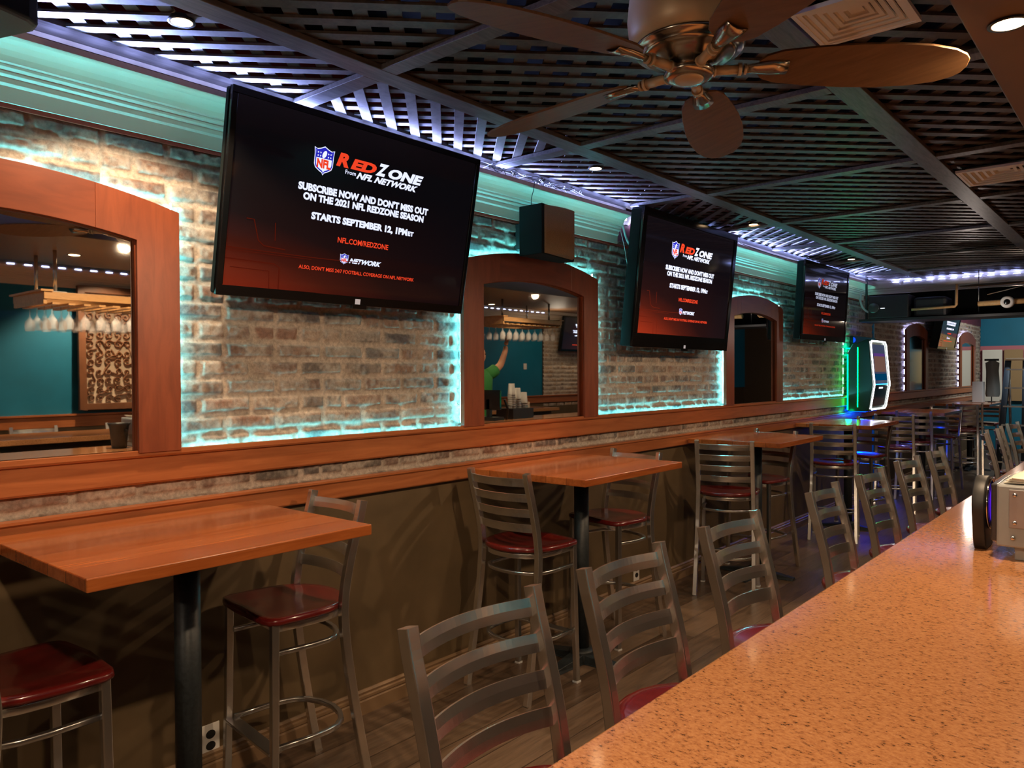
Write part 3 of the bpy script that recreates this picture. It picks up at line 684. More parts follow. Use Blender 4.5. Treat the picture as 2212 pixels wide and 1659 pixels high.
# ---------------------------------------------------------------- high tables
def high_table(lbl, y0, y1, x0=.055, x1=.715, rz=0):
    cx, cy = (x0+x1)/2, (y0+y1)/2; hw, hl = (x1-x0)/2, (y1-y0)/2
    t = thing('high_table', lbl, 'table', (cx, cy, 0), rz, 'high tables along the brick wall')
    b = MB(); b.box(-hw, hw, -hl, hl, 1.038, 1.070); obj('tabletop', b, M['table'], t, .003)
    b = MB(); b.lathe([(.036, FZ+.03), (.036, 1.03)], 32); obj('pole', b, M['pole'], t)
    b = MB(); b.box(-.13, .13, -.13, .13, 1.030, 1.038); obj('mounting_plate', b, M['pole'], t)
    b = MB()
    for ax, ay in ((1, 0), (0, 1)):
        for s in (1, -1):
            d = Vector((ax, ay, 0))*s; sd = Vector((-d.y, d.x, 0)); e = .26
            vs = [sd*.045+Vector((0, 0, FZ)), -sd*.045+Vector((0, 0, FZ)), d*e-sd*.03+Vector((0, 0, FZ)), d*e+sd*.03+Vector((0, 0, FZ)),
                  sd*.04+Vector((0, 0, FZ+.05)), -sd*.04+Vector((0, 0, FZ+.05)), d*e-sd*.022+Vector((0, 0, FZ+.018)), d*e+sd*.022+Vector((0, 0, FZ+.018))]
            b.add(vs, [(0, 1, 2, 3), (4, 7, 6, 5), (0, 3, 7, 4), (1, 5, 6, 2), (2, 6, 7, 3), (0, 4, 5, 1)])
    b.lathe([(.06, FZ), (.06, FZ+.055), (.04, FZ+.07), (.037, FZ+.07)], 24); obj('cross_base', b, M['pole'], t, .002)
    return t
high_table('orange brown high table nearest the camera, lit brightly on its left half', .69, 1.492, .058, .737)
high_table('second high table from the camera, under the wall speaker and arched mirror', 2.675, 3.53, .05, .69)
high_table('third high table from the camera, pale sheen on its right corner', 4.81, 5.60, .06, .70)
high_table('fourth high table from the camera, green light reflected in its top', 6.82, 7.70, .06, .685)
high_table('fifth high table from the camera, just beyond the jukebox', 9.40, 10.33, .09, .73)
high_table('farthest high table, with a white box and garment on it', 12.12, 13.3, .08, .74)

# ---------------------------------------------------------------- bar
t = thing('bar_counter', 'long speckled orange bar counter filling the lower right', 'bar counter')
b = MB(); b.box(2.012, 2.66, -1.4, 8.2, 1.03, 1.070); obj('countertop', b, M['quartz'], t, .004)
b = MB(); b.box(2.30, 2.56, -1.4, 8.15, FZ, 1.03); obj('counter_body', b, M['dark_board'], t)
t = thing('bar_counter', 'opposite bar counter seen only in the mirrors, stools beyond it', 'bar counter')
b = MB(); b.box(3.62, 4.28, -1.4, 8.2, 1.03, 1.070); obj('countertop', b, M['quartz'], t, .004)
b = MB(); b.box(3.72, 4.0, -1.4, 8.15, FZ, 1.03); obj('counter_body', b, M['dark_board'], t)
b = MB(); b.box(2.665, 3.0, -1.4, 8.0, .80, .84); b.box(2.665, 2.70, -1.4, 8.0, .3, .80); o = obj('under_counter', b, M['black']); tag(o, 'black work shelf behind the bar counter', 'work shelf')

# napkin and card device on the counter
t = thing('payment_station', 'grey metal box device with paper napkins on top at the counter right edge', 'device', (2.243, 2.155, 1.07))
b = MB(); b.box(0, .36, 0, .26, .032, .180); obj('housing', b, M['device'], t, .005)
b = MB(); b.box(.035, .34, .02, .24, 0, .034); obj('pedestal', b, M['device'], t, .002)
b = MB(); b.box(.026, .33, -.004, 0, .080, .170); pl = obj('side_plate', b, M['plate'], t, .001)
for x, z in ((.038, .158), (.038, .092), (.034, .056)):
    b = MB(); b.lathe([(.0055, -.002), (.005, .003), (.002, .005), (0, .005)], 12, axis='y', c=(0, 0, 0)); b.v = [(x+p[0], -.004-p[1], z+p[2]) for p in b.v]; obj('screw', b, M['chrome'], pl)
b = MB(); b.box(-.014, 0, .02, .24, .040, .178); obj('dark_faceplate', b, mat('dark_grey_metal', (.08, .08, .09), .25, .8), t, .003)
def yz_disc(b, x0, x1, cy, cz, r, n=32): b.prism([(cy+r*math.cos(2*PI*i/n), cz+r*math.sin(2*PI*i/n)) for i in range(n)], x0, x1, lambda a, c, d: (d, a, c), sm=True)
b = MB(); yz_disc(b, -.026, -.014, .13, .115, .050); obj('purple_window', b, mat('purple_glow', (.03, .0, .2), .2, emit=(.10, .02, .9), es=.5), t)
b = MB(); b.tube([(-.030, .13+.062*math.cos(a), .115+.062*math.sin(a)) for a in [2*PI*i/32 for i in range(32)]], .004, 8, closed=True, up=(1, 0, 0)); obj('chrome_ring', b, M['chrome'], t)
b = MB(); P = [(.13+.072*math.cos(a), .112+.072*math.sin(a)) for a in [PI*(-.08+1.16*i/20) for i in range(21)]] + [(.085, .012), (.10, .0), (.19, .0), (.185, .02)]
b.prism(P, -.062, -.034, lambda a, c, d: (d, a, c), sm=True); obj('black_arm', b, M['black'], t, .003)
for i in range(4):
    b = MB(); n = 8; z = 0.182+.0045*i
    vs = []; 
    for a in range(n+1):
        for c in range(n+1):
            vs.append((.012+.30*a/n+.006*i, .02+.20*c/n-.004*i, 1.07+z+.0022*math.sin(a*1.1+i)+.002*math.cos(c*1.3)))
    fs = [(a*(n+1)+c, a*(n+1)+c+1, (a+1)*(n+1)+c+1, (a+1)*(n+1)+c) for a in range(n) for c in range(n)]
    b.add([(x+2.243, y+2.155, zz) for x, y, zz in vs], fs, 0, True)
    o = obj('paper_napkin', b, M['napkin']); s = o.modifiers.new('s', 'SOLIDIFY'); s.thickness = .003
    tag(o, 'cream paper napkin on the grey device, %s of its pile' % ['bottom', 'second', 'third', 'top'][i], 'napkin', 'napkins on the grey device')

# ---------------------------------------------------------------- ceiling fans
def blade_outline():
    P = []; r0, r1 = .165, .652
    prof = [(0, .022), (.03, .042), (.10, .058), (.25, .070), (.45, .079), (.62, .080), (.78, .073), (.90, .058), (.965, .040), (.99, .025), (1.0, .0)]
    P += [(r0+(r1-r0)*a, w_) for a, w_ in prof]; P += [(r0+(r1-r0)*a, -w_) for a, w_ in prof[::-1][1:]]
    return P
def fan(lbl, loc, phase, tilt=(0, 0)):
    t = thing('ceiling_fan', lbl, 'ceiling fan', loc, 0, 'ceiling fans'); t.rotation_euler = (tilt[0], tilt[1], 0)
    b = MB(); b.lathe([(0, .235), (.10, .235), (.128, .215), (.144, .17), (.149, .12), (.145, .08), (.134, .052), (.126, .046)], 48); obj('motor_housing', b, M['bronze'], t)
    b = MB(); b.lathe([(.128, .052), (.134, .046), (.130, .040), (.113, .036), (.115, .031), (.104, .026), (.094, .026), (.080, .018), (.064, .006), (.046, .002), (.044, -.004), (.044, -.010)], 48); obj('stepped_collar', b, M['nickel'], t)
    b = MB(); b.lathe([(.044, -.004), (.056, -.008), (.062, -.016), (.060, -.024), (.050, -.030), (.036, -.030)], 40); h = obj('hub_cap', b, M['nickel'], t)
    b = MB(); b.lathe([(.036, -.0295), (.034, -.033), (.020, -.036), (0, -.037)], 32); obj('centre_disc', b, M['bronze'], h)
    for k in range(5):
        a = phase + 2*PI*k/5; R = Matrix.Rotation(a, 4, 'Z'); droop = Matrix.Rotation(.030, 4, 'Y'); pitch = Matrix.Rotation(math.radians(-13), 4, 'X')
        T = R @ droop
        b = MB(); P = blade_outline(); b.prism(P, -.003, .003, lambda x, y, d: tuple(T @ pitch @ Vector((x, y, d+.001)))); bl = obj('blade', b, M['blade'], t, .001)
        b = MB(); ax = lambda x, y, z: tuple(T @ Vector((x, y, z)))
        b.tube([ax(.046, 0, -.010), ax(.120, 0, -.006)], .0115, 12)
        b.tube([ax(.058, 0, -.010), ax(.064, 0, -.010)], .014, 12); b.tube([ax(.118, 0, -.006), ax(.126, 0, -.006)], .015, 12); b.tube([ax(.132, 0, -.006), ax(.138, 0, -.006)], .013, 12)
        obj('blade_arm', b, M['bronze'], bl)
        b = MB(); pts = [(.130, .010), (.160, .020), (.20, .027), (.235, .026)]
        up_, lo = [], []
        for x, hw in pts:
            for q in range(5):
                y = hw*(q/2-1); zz = -.004-.011*(1-(q/2-1)**2)*(1-.2*(x-.13)/.1)
                up_.append(tuple(T @ pitch @ Vector((x, y, zz))))
        b.add(up_, [(i*5+j, i*5+j+1, (i+1)*5+j+1, (i+1)*5+j) for i in range(3) for j in range(4)], 0, True)
        ob = obj('blade_bracket', b, M['nickel'], bl); s = ob.modifiers.new('s', 'SOLIDIFY'); s.thickness = .003
    return t
f1 = fan('ceiling fan with five brown oval blades at the top of the picture', (1.654, 1.737, 2.268), math.radians(251.5), (-.038, -.027))
f2 = dup(f1, 'dark second ceiling fan far down the bar, cut by the right edge', (1.80, 7.70, 2.268), .5)

# ---------------------------------------------------------------- ceiling vents
def vent(lbl, cx, cy, s, rect=False):
    t = thing('ceiling_vent', lbl, 'air vent', (cx, cy, 2.488)); h = s/2
    b = MB(); n = 5
    for i in range(n):
        a, c = h*(1-.17*i), h*(1-.17*i)-.012
        for (x0, x1, y0, y1) in ((-a, a, c, a), (-a, a, -a, -c), (-a, -c, -c, c), (c, a, -c, c)):
            b.box(x0, x1, y0, y1, -.010+.004*i, -.004+.004*i)
        d = .022
        for s_ in (1, -1):
            b.add([(-c, s_*c, -.004+.004*i), (c, s_*c, -.004+.004*i), (c-d, s_*(c-d), .018+.004*i), (-c+d, s_*(c-d), .018+.004*i)], [(0, 1, 2, 3)])
            b.add([(s_*c, -c, -.004+.004*i), (s_*c, c, -.004+.004*i), (s_*(c-d), c-d, .018+.004*i), (s_*(c-d), -c+d, .018+.004*i)], [(0, 1, 2, 3)])
    b.box(-h*.15, h*.15, -h*.15, h*.15, .012, .016); obj('louvres', b, M['vent'], t)
    b = MB(); b.box(-h-.012, h+.012, -h-.012, -h, -.012, 0); b.box(-h-.012, h+.012, h, h+.012, -.012, 0); b.box(-h-.012, -h, -h, h, -.012, 0); b.box(h, h+.012, -h, h, -.012, 0); obj('rim', b, M['vent'], t)
    b = MB(); b.box(-h, h, -h, h, .040, .044); obj('duct', b, M['void'], t)
    return t
vent('square white ceiling vent above the ceiling fan', 1.905, 2.215, .24)
vent('white ceiling vent farther back near the right edge', 1.945, 4.43, .33)

# recessed lamps
def downlight(lbl, x, y, z, r=.045, energy=25, target=None, angle=75, col=WARM, blend=.45):
    t = thing('recessed_lamp', lbl, 'ceiling lamp', (x, y, z), 0, 'recessed lamps')
    b = MB(); b.lathe([(r, .012), (r+.006, .0), (r+.007, -.003), (r, -.003)], 28, caps=False); obj('trim_ring', b, M['black'], t)
    b = MB(); b.lathe([(0, -.0025), (r*.95, -.0025)], 28); obj('lamp_disc', b, M['warm_disc'], t)
    l = lamp('downlight', 'SPOT', (x, y, z-.012), target or (x, y, 0), energy, col, .03, angle, blend); return t
WX = .46
for i, (y, l) in enumerate(((1.06, 'recessed lamp glowing through the lattice above the nearest high table'), (3.10, 'recessed lamp in the lattice right of the large television'), (4.96, 'recessed lamp in the lattice above the second television'), (7.05, 'recessed lamp in the lattice before the third television'), (9.6, 'recessed lamp beyond the cross beam above the fifth table'))):
    downlight(l, WX, y, 2.50 if y < 9 else 2.595, .03, [54, 48, 42, 34, 22][i], ((WX-.08) if i == 0 else 1.15, y, 0), [125, 74, 74, 74, 90][i], blend=.25)
for i, y in enumerate((.15, 2.05, 4.0, 6.0)):
    downlight('recessed lamp in the brown soffit above the bar, %s of its row' % ['nearest', 'second', 'third', 'farthest'][i], 2.278, y, 2.298, .035, [78, 70, 60, 46][i], (2.0, y, 0), 165, blend=.3)
for i, (x, y) in enumerate(((2.9, 2.0), (3.3, 6.5), (2.5, 8.3))):
    downlight('recessed lamp in the soffit over the work area, %s of three in the mirrors' % ['nearest', 'middle', 'farthest'][i], x, y, 2.298, .035, 14, (x, y, 0), 120)
for i, y in enumerate((1.0, 3.0, 5.0, 10.6)):
    downlight('recessed lamp washing the opposite wall, %s of its row' % ['nearest', 'second', 'third', 'farthest'][i], 4.45, y, 2.488, .03, [60, 110, 12, 16][i], (4.9, y, 1.2), 110)

# added warm fill lights without fixtures, raising the room's ambient level
for x, y, e in ((1.3, -1.7, 26), (3.6, -1.9, 5), (3.2, 7.6, 4), (1.2, 11.0, 4)):
    lamp('fill_lamp', 'POINT', (x, y, 2.12), (0, 0, 0), e, (1.0, .80, .60), .03)
lamp('fill_lamp', 'POINT', (1.2, 8.0, 1.95), (0, 0, 0), 3.5, (1.0, .84, .74), .03)  # added fill, brightens the cream moulding of the far beam
# ---------------------------------------------------------------- wall speaker and other hung things
t = thing('wall_speaker', 'black wall speaker with curved tan front above the second mirror', 'speaker', (0, 0, 0))
Y0, Y1, XB, XF, ZB, ZT = 2.958, 3.30, .10, .245, 2.10, 2.345
b = MB(); P = [(XB, Y0), (XF, Y0), (XF, Y0+.012), (XB+.03, Y1), (XB, Y1-.02)]
b.prism([(XB, Y0), (XF, Y0), (XF, Y0+.015), (XB+.09, Y1), (XB, Y1)], ZB, ZT, lambda a, c, d: (a, c, d)); obj('cabinet', b, M['cab'], t, .004)
b = MB(); n = 14; out = []; 
for i in range(n+1):
    u = i/n; y = Y0+.014+(Y1-.012-Y0)*u; x = XF-.002 - .02*u*u + .030*math.sin(PI*min(1, u*.95)) - (.06*max(0, u-.72)/.28 if u > .72 else 0)
    out.append((x, y))
b.prism(out + [(XB+.07, Y1-.01), (XF-.03, Y0+.014)], ZB+.006, ZT-.006, lambda a, c, d: (a, c, d), sm=True); obj('curved_grille', b, M['grille'], t)
b = MB(); b.box(.0, XB+.01, Y0+.08, Y0+.2, 2.15, 2.28); obj('bracket', b, M['black'], t)
b = MB(); b.box(.262, .266, Y1-.030, Y1-.012, 2.19, 2.196); obj('badge', b, M['white'], t)
t = thing('corner_speaker', 'black rounded speaker cut off at the top left corner', 'speaker', (.42, .545, 2.47), math.radians(20))
b = MB(); b.sweep([(0, 0, -.12), (0, 0, -.11), (0, 0, .0)], rrect(.26, .26, .05), (1, 0, 0)); obj('cabinet', b, M['black'], t, .012)
b = MB(); b.box(-.02, .02, -.02, .02, 0, .1); obj('ceiling_bracket', b, M['black'], t)

# tangle of wires on the cornice above the speaker
b = MB(); rng = random.Random(3)
for k in range(14):
    y = 2.70+.5*rng.random(); P = []
    a0 = rng.random()*6
    for i in range(9):
        P.append((.135+.03*math.sin(a0+i*.9), y+.035*i*(1 if k % 3 else -.4)+.03*math.sin(a0*2+i*1.7), 2.475+.022*abs(math.sin(a0+i*1.3))-.012*(i == 0)))
    b.tube(smooth_path(P, 4), .0018, 5, mi=k % 2)
o = obj('cable_tangle', b, [M['cable_b'], M['cable_w']]); tag(o, 'tangle of thin black and white wires on the cornice above the speaker', 'cables', kind='stuff')
b = MB(); b.tube(smooth_path([(.15, 3.02, 2.47), (.152, 3.01, 2.43), (.145, 3.0, 2.38), (.15, 3.0, 2.34)], 5), .002, 6); o = obj('speaker_cable', b, M['cable_b']); tag(o, 'thin black cable dropping from the cornice to the wall speaker', 'cable')
b = MB(); b.tube(smooth_path([(.05, 3.99, 2.445), (.045, 4.01, 2.40), (.04, 4.07, 2.32), (.04, 4.17, 2.255), (.05, 4.155, 2.17), (.06, 4.12, 2.05)], 6), .0065, 8); o = obj('hanging_cable', b, M['cable_w']); tag(o, 'thick pale cable hanging from the cut end of the cornice', 'cable')
b = MB(); b.tube(smooth_path([(.03, 3.995, 2.40), (.03, 4.05, 2.28), (.03, 4.09, 2.16), (.03, 4.16, 2.05)], 6), .002, 6); b.tube(smooth_path([(.03, 4.14, 2.36), (.03, 4.19, 2.33), (.03, 4.19, 2.25), (.03, 4.17, 2.1)], 6), .004, 6); o = obj('hanging_cable', b, M['cable_w']); tag(o, 'pair of thin wires behind the thick pale cable', 'cable')
b = MB(); b.tube(smooth_path([(.15, 5.13, 2.455), (.16, 5.3, 2.452), (.155, 5.42, 2.475), (.15, 5.5, 2.47), (.15, 5.9, 2.462), (.15, 6.3, 2.458), (.15, 6.7, 2.468)], 6), .0025, 6); o = obj('loose_cable', b, M['cable_b']); tag(o, 'thin black cable lying along the cornice between the second and third televisions', 'cable')
b = MB(); rng = random.Random(5); P = [(.075+.001*0 + 0, 0)]
pl = [(4.075+(.075+.018*rng.random())*math.cos(a), 2.472+(.040+.012*rng.random())*math.sin(a)) for a in [2*PI*i/18 for i in range(18)]]
b.prism(pl, .008, .014, lambda a, c, d: (d, a, c)); o = obj('plaster_patch', b, M['white']); tag(o, 'torn white plaster patch on the plum wall at the cornice gap', 'plaster patch')
for i, y in enumerate((4.035, 4.165)):
    b = MB(); b.box(.030, .040, y-.024, y+.024, 2.447-.010*i, 2.461-.010*i); o = obj('led_module', b, emis('bright_led', (.6, .6, 1.0), 22)); tag(o, 'bright white led module in the cornice gap, %s the second television' % ('left one, farther from' if i == 0 else 'right one, touching'), 'led lamp', 'led modules in the cornice gap')

# wall sockets
def socket(lbl, y, z):
    t = thing('wall_socket', lbl, 'wall socket', (.006, y, z))
    b = MB(); b.box(0, .005, -.034, .034, -.056, .056); obj('cover_plate', b, M['white'], t, .002)
    for s in (1, -1):
        b = MB(); b.prism([(.016*math.cos(a)*1.1, s*.020+.015*math.sin(a)) for a in [2*PI*i/16 for i in range(16)]], .005, .0065, lambda a, c, d: (d, a, c)); obj('outlet', b, M['black'], t)
    return t
socket('white wall socket beside the nearest table pole', 1.366, .245); socket('white wall socket low on the wall behind the second high table', 4.214, .265)

# ---------------------------------------------------------------- jukebox
t = thing('jukebox', 'wall jukebox outlined in white neon with glowing green side', 'jukebox', (0, 8.30, 0))
Wd = .60; prof = [(.053, 1.115), (.245, 1.115), (.262, 1.14), (.298, 1.385), (.262, 1.83), (.245, 1.852), (.10, 1.80), (.053, 1.72)]
b = MB(); b.prism(prof, 0, Wd, lambda a, c, d: (a, d, c)); obj('cabinet', b, mat('jukebox_green_black', (.004, .03, .02), .25), t, .006)
def front(y, z, off=0.0):
    x = float(np.interp(z, [1.14, 1.385, 1.83], [.262, .298, .262])); return (x+off, y, z)
b = MB(); P = []
for y, z in ((.06, 1.135), (Wd-.06, 1.135), (Wd-.02, 1.16), (Wd-.008, 1.385), (Wd-.02, 1.80), (Wd-.06, 1.835), (.06, 1.835), (.02, 1.80), (.032, 1.385), (.02, 1.16)): P.append(front(y, z, .010))
b.tube(P, .0065, 10, closed=True, up=(1, 0, 0)); obj('neon_tube', b, emis('white_neon', (.95, 1.0, 1.0), 5), t)
b = MB(); b.add([front(.06, 1.40, .004), front(Wd-.06, 1.40, .004), front(Wd-.07, 1.80, .004), front(.07, 1.80, .004)], [(0, 1, 2, 3)]); obj('upper_screen', b, mat('jukebox_screen', (.01, .01, .02), .1, emit=(.03, .03, .06), es=1.0), t)
b = MB(); b.add([front(.07, 1.17, .004), front(Wd-.07, 1.17, .004), front(Wd-.06, 1.37, .004), front(.06, 1.37, .004)], [(0, 1, 2, 3)]); obj('lower_door', b, M['gloss_black'], t)
b = MB(); b.add([front(.06, 1.386, .006), front(Wd-.06, 1.386, .006), front(Wd-.06, 1.396, .006), front(.06, 1.396, .006)], [(0, 1, 2, 3)]); obj('blue_bar', b, emis('blue_bar_glow', (.03, .3, 1.0), 3), t)
b = MB(); b.add([front(.22, 1.345, .006), front(.36, 1.345, .006), front(.36, 1.362, .006), front(.22, 1.362, .006)], [(0, 1, 2, 3)]); obj('white_label', b, emis('white_label_glow', (1, 1, 1), 1.2), t)
for (y0, y1, z0, z1, c, e) in ((.10, .50, 1.52, 1.68, (.25, .13, .10), .5), (.10, .50, 1.68, 1.71, (.12, .05, .25), .6), (.09, .51, 1.43, 1.50, (.0, .05, .13), .7)):
    b = MB(); b.add([front(y0, z0, .006), front(y1, z0, .006), front(y1, z1, .006), front(y0, z1, .006)], [(0, 1, 2, 3)]); obj('screen_picture', b, emis('screen_picture_glow', c, e), t)
b = MB(); b.box(.05, .062, -.006, -.002, 1.13, 1.70); b.box(.150, .158, -.006, -.002, 1.16, 1.77); obj('green_light_bar', b, emis('green_glow', (.0, 1.0, .12), 9), t)
b = MB(); b.box(.03, .20, .10, .5, 1.108, 1.112); obj('blue_light_bar', b, emis('blue_glow', (.0, .03, 1.0), 22), t)
b = MB(); b.box(.03, .10, .02, .18, 1.76, 1.765); obj('cyan_light_bar', b, emis('green_cyan_glow', (.0, 1.0, .5), 12), t)
lamp('jukebox_green', 'AREA', (.10, 8.285, 1.45), (.0, 8.0, 1.2), .3, (.0, 1.0, .15), .4, size_y=.08)
lamp('jukebox_green_low', 'POINT', (.08, 8.25, 1.11), (0, 0, 0), .3, (.0, 1.0, .3), .03)
lamp('jukebox_blue', 'POINT', (.10, 8.55, 1.085), (0, 0, 0), 1.6, (.0, .05, 1.0), .03)
lamp('jukebox_blue_top', 'POINT', (.10, 8.65, 1.86), (0, 0, 0), .25, (.0, .05, 1.0), .03)
lamp('jukebox_cyan_top', 'POINT', (.08, 8.36, 1.80), (0, 0, 0), .12, (.0, 1.0, .6), .03)
M['cyan_dots'] = emis('cyan_white_dots', (.45, .95, 1.0), 40)
led_run('led_strip', (.018, 8.27, 1.28), (.018, 8.27, 1.88), (0, -1, 0), M['cyan_dots'], 'vertical led strip at the left of the jukebox', step=.10, ln=.06, w=.01)

# ---------------------------------------------------------------- black hanging shelf, projector, camera at the far beam
t = thing('hanging_shelf', 'long black shelf hanging across the room below the far beam', 'shelf', (0, 0, 0))
b = MB(); b.box(.12, 2.19, 8.45, 8.85, 2.035, 2.062); obj('board', b, M['black'], t, .002)
b = MB(); b.box(.12, 2.19, 8.82, 8.85, 2.062, 2.34); obj('dark_backdrop', b, M['void'], t)  # black sheet added to stand in for the dark gap behind the shelf
for x in (.13, 2.1):
    b = MB(); b.box(x, x+.02, 8.64, 8.66, 2.06, 2.50); obj('hanger', b, M['black'], t)
b = MB(); b.tube([(1.17, 8.62, 2.06), (1.17, 8.62, 2.5)], .004, 8); obj('hanger_rod', b, M['steel_dark'], t)
t = thing('projector', 'black box projector on the hanging shelf, left end', 'projector', (.40, 8.58, 2.062))
b = MB(); b.box(-.19, .19, -.13, .16, .002, .235); obj('housing', b, M['black'], t, .01)
b = MB(); b.lathe([(.0, -.006), (.045, -.006), (.052, .0), (.052, .02)], 24, axis='y', c=(0, 0, 0)); b.v = [(x-.135, y-.14, z+.11) for x, y, z in b.v]; obj('lens', b, mat('lens_glass', (.05, .07, .07), .1), t)
b = MB(); b.box(-.07, -.03, -.135, -.13, .10, .106); obj('status_light', b, emis('status_glow', (.8, .9, 1), 1.5), t)
b = MB(); b.tube(smooth_path([(.10, 8.6, 2.34), (.11, 8.55, 2.25), (.16, 8.5, 2.17), (.22, 8.5, 2.12)], 6), .009, 8); b.tube(smooth_path([(.08, 8.6, 2.30), (.12, 8.55, 2.20), (.18, 8.5, 2.14)], 6), .006, 8); o = obj('cable_loop', b, M['cable_w']); tag(o, 'pale looped cables left of the projector', 'cable')
b = MB(); b.box(.62, .92, 8.50, 8.78, 2.063, 2.26); o = obj('equipment_case', b, M['black'], bevel=.03); tag(o, 'black equipment case right of the projector on the hanging shelf', 'case')
b = MB(); b.tube([(.62, 8.44, 2.135), (1.0, 8.44, 2.145), (1.012, 8.44, 2.16), (1.015, 8.44, 2.36)], .013, 8, up=(0, 1, 0)); o = obj('bent_bar', b, M['honey']); tag(o, 'tan bent bar rising from the hanging shelf', 'bar')
t = thing('ceiling_camera', 'white ringed security camera on a tan tube above the bar end', 'camera', (1.435, 8.40, 2.157))
b = MB(); b.tube([(-.24, .03, 0), (.35, .03, .01)], .025, 12); obj('tube', b, M['honey'], t)
b = MB(); b.lathe([(.028, -.03), (.045, -.035), (.055, -.02), (.055, .02), (.02, .03)], 28, axis='y'); obj('ring', b, M['white'], t)
b = MB(); b.lathe([(0, -.038), (.02, -.036), (.029, -.028)], 24, axis='y'); obj('lens', b, M['gloss_black'], t)

# ---------------------------------------------------------------- far end objects
b = MB(); b.box(.43, .56, 12.75, 12.95, 1.072, 1.37); o = obj('white_box', b, M['white'], bevel=.003); tag(o, 'upright white box on the farthest high table', 'box')
t = thing('hanging_garment', 'grey garment on a black stand at the farthest table', 'garment', (.62, 13.1, 1.07))
b = MB(); b.lathe([(.05, 0), (.05, .01), (.008, .012), (.008, .60)], 16); b.box(-.09, .09, -.01, .01, .60, .63); obj('stand', b, M['black'], t)
b = MB(); ns = 20
for z, rx, ry in ((.60, .04, .03), (.57, .085, .04), (.45, .075, .05), (.25, .085, .055), (.12, .09, .055), (.08, .08, .05)):
    for i in range(ns):
        a = 2*PI*i/ns; k = 1+.10*math.sin(5*a+z*6); b.v.append((rx*k*math.cos(a)+.01, ry*k*math.sin(a), z))
for j in range(5):
    for i in range(ns): b.f.append((j*ns+i, j*ns+(i+1) % ns, (j+1)*ns+(i+1) % ns, (j+1)*ns+i)); b.mi.append(0); b.smooth.append(True)
obj('cloth', b, mat('grey_green_cloth', (.22, .23, .21), .6), t)
t = thing('step_ladder', 'dark step ladder with pale treads at the right edge', 'ladder', (.92, 12.0, FZ), 0); t.rotation_euler = (0, 0, math.radians(-8))
for s in (0, 1):
    b = MB(); b.sweep([(.0+.30*s, -.25+.0*s, 0), (.05+.20*s, .0, 1.55)], rrect(.07, .03, .006), (0, 1, 0)); obj('rail', b, mat('navy_fibreglass', (.03, .045, .07), .5), t)
    b = MB(); b.sweep([(.0+.30*s, .35, 0), (.05+.20*s, .03, 1.52)], rrect(.03, .02, .004), (0, 1, 0)); obj('rear_leg', b, M['steel_dark'], t)
for i in range(6):
    z = .22+.24*i; k = z/1.55; b = MB(); b.box(.05*k-.0, .30-.05*k, -.25+.25*k-.04, -.25+.25*k+.04, z, z+.02); obj('tread', b, M['white'], t)
b = MB(); b.box(.03, .27, -.05, .07, 1.55, 1.58); obj('top_cap', b, M['cream'], t, .004)
b = MB(); b.box(.05, .35, 16.0, 16.04, .9, 1.90); o = obj('white_door_panel', b, mat('pale_panel', (.75, .76, .7), .5, emit=(.8, .85, .7), es=.0)); tag(o, 'tall pale panel leaning at the far end wall', 'panel')
b = MB(); b.box(.38, .66, 16.0, 16.05, 1.0, 1.90); o = obj('cardboard_sheet', b, M['card']); tag(o, 'brown cardboard sheet against the far end wall', 'cardboard')
b = MB(); b.box(.70, 1.1, 15.98, 16.04, 1.3, 1.90); o = obj('lit_notice_board', b, mat('yellow_panel', (.7, .55, .25), .6)); tag(o, 'yellowish board at the far right end of the room', 'board')
lamp('far_panel_fill', 'AREA', (1.4, 13.9, 2.55), (.8, 15.9, 1.2), 38, (1.0, .95, .85), .5)  # added fill without a fixture, brightens the pale panel and end wall
lamp('far_floor_lamp', 'SPOT', (1.3, 12.2, 2.55), (1.2, 12.4, 0), 60, (.8, .92, 1.0), .1, 80)

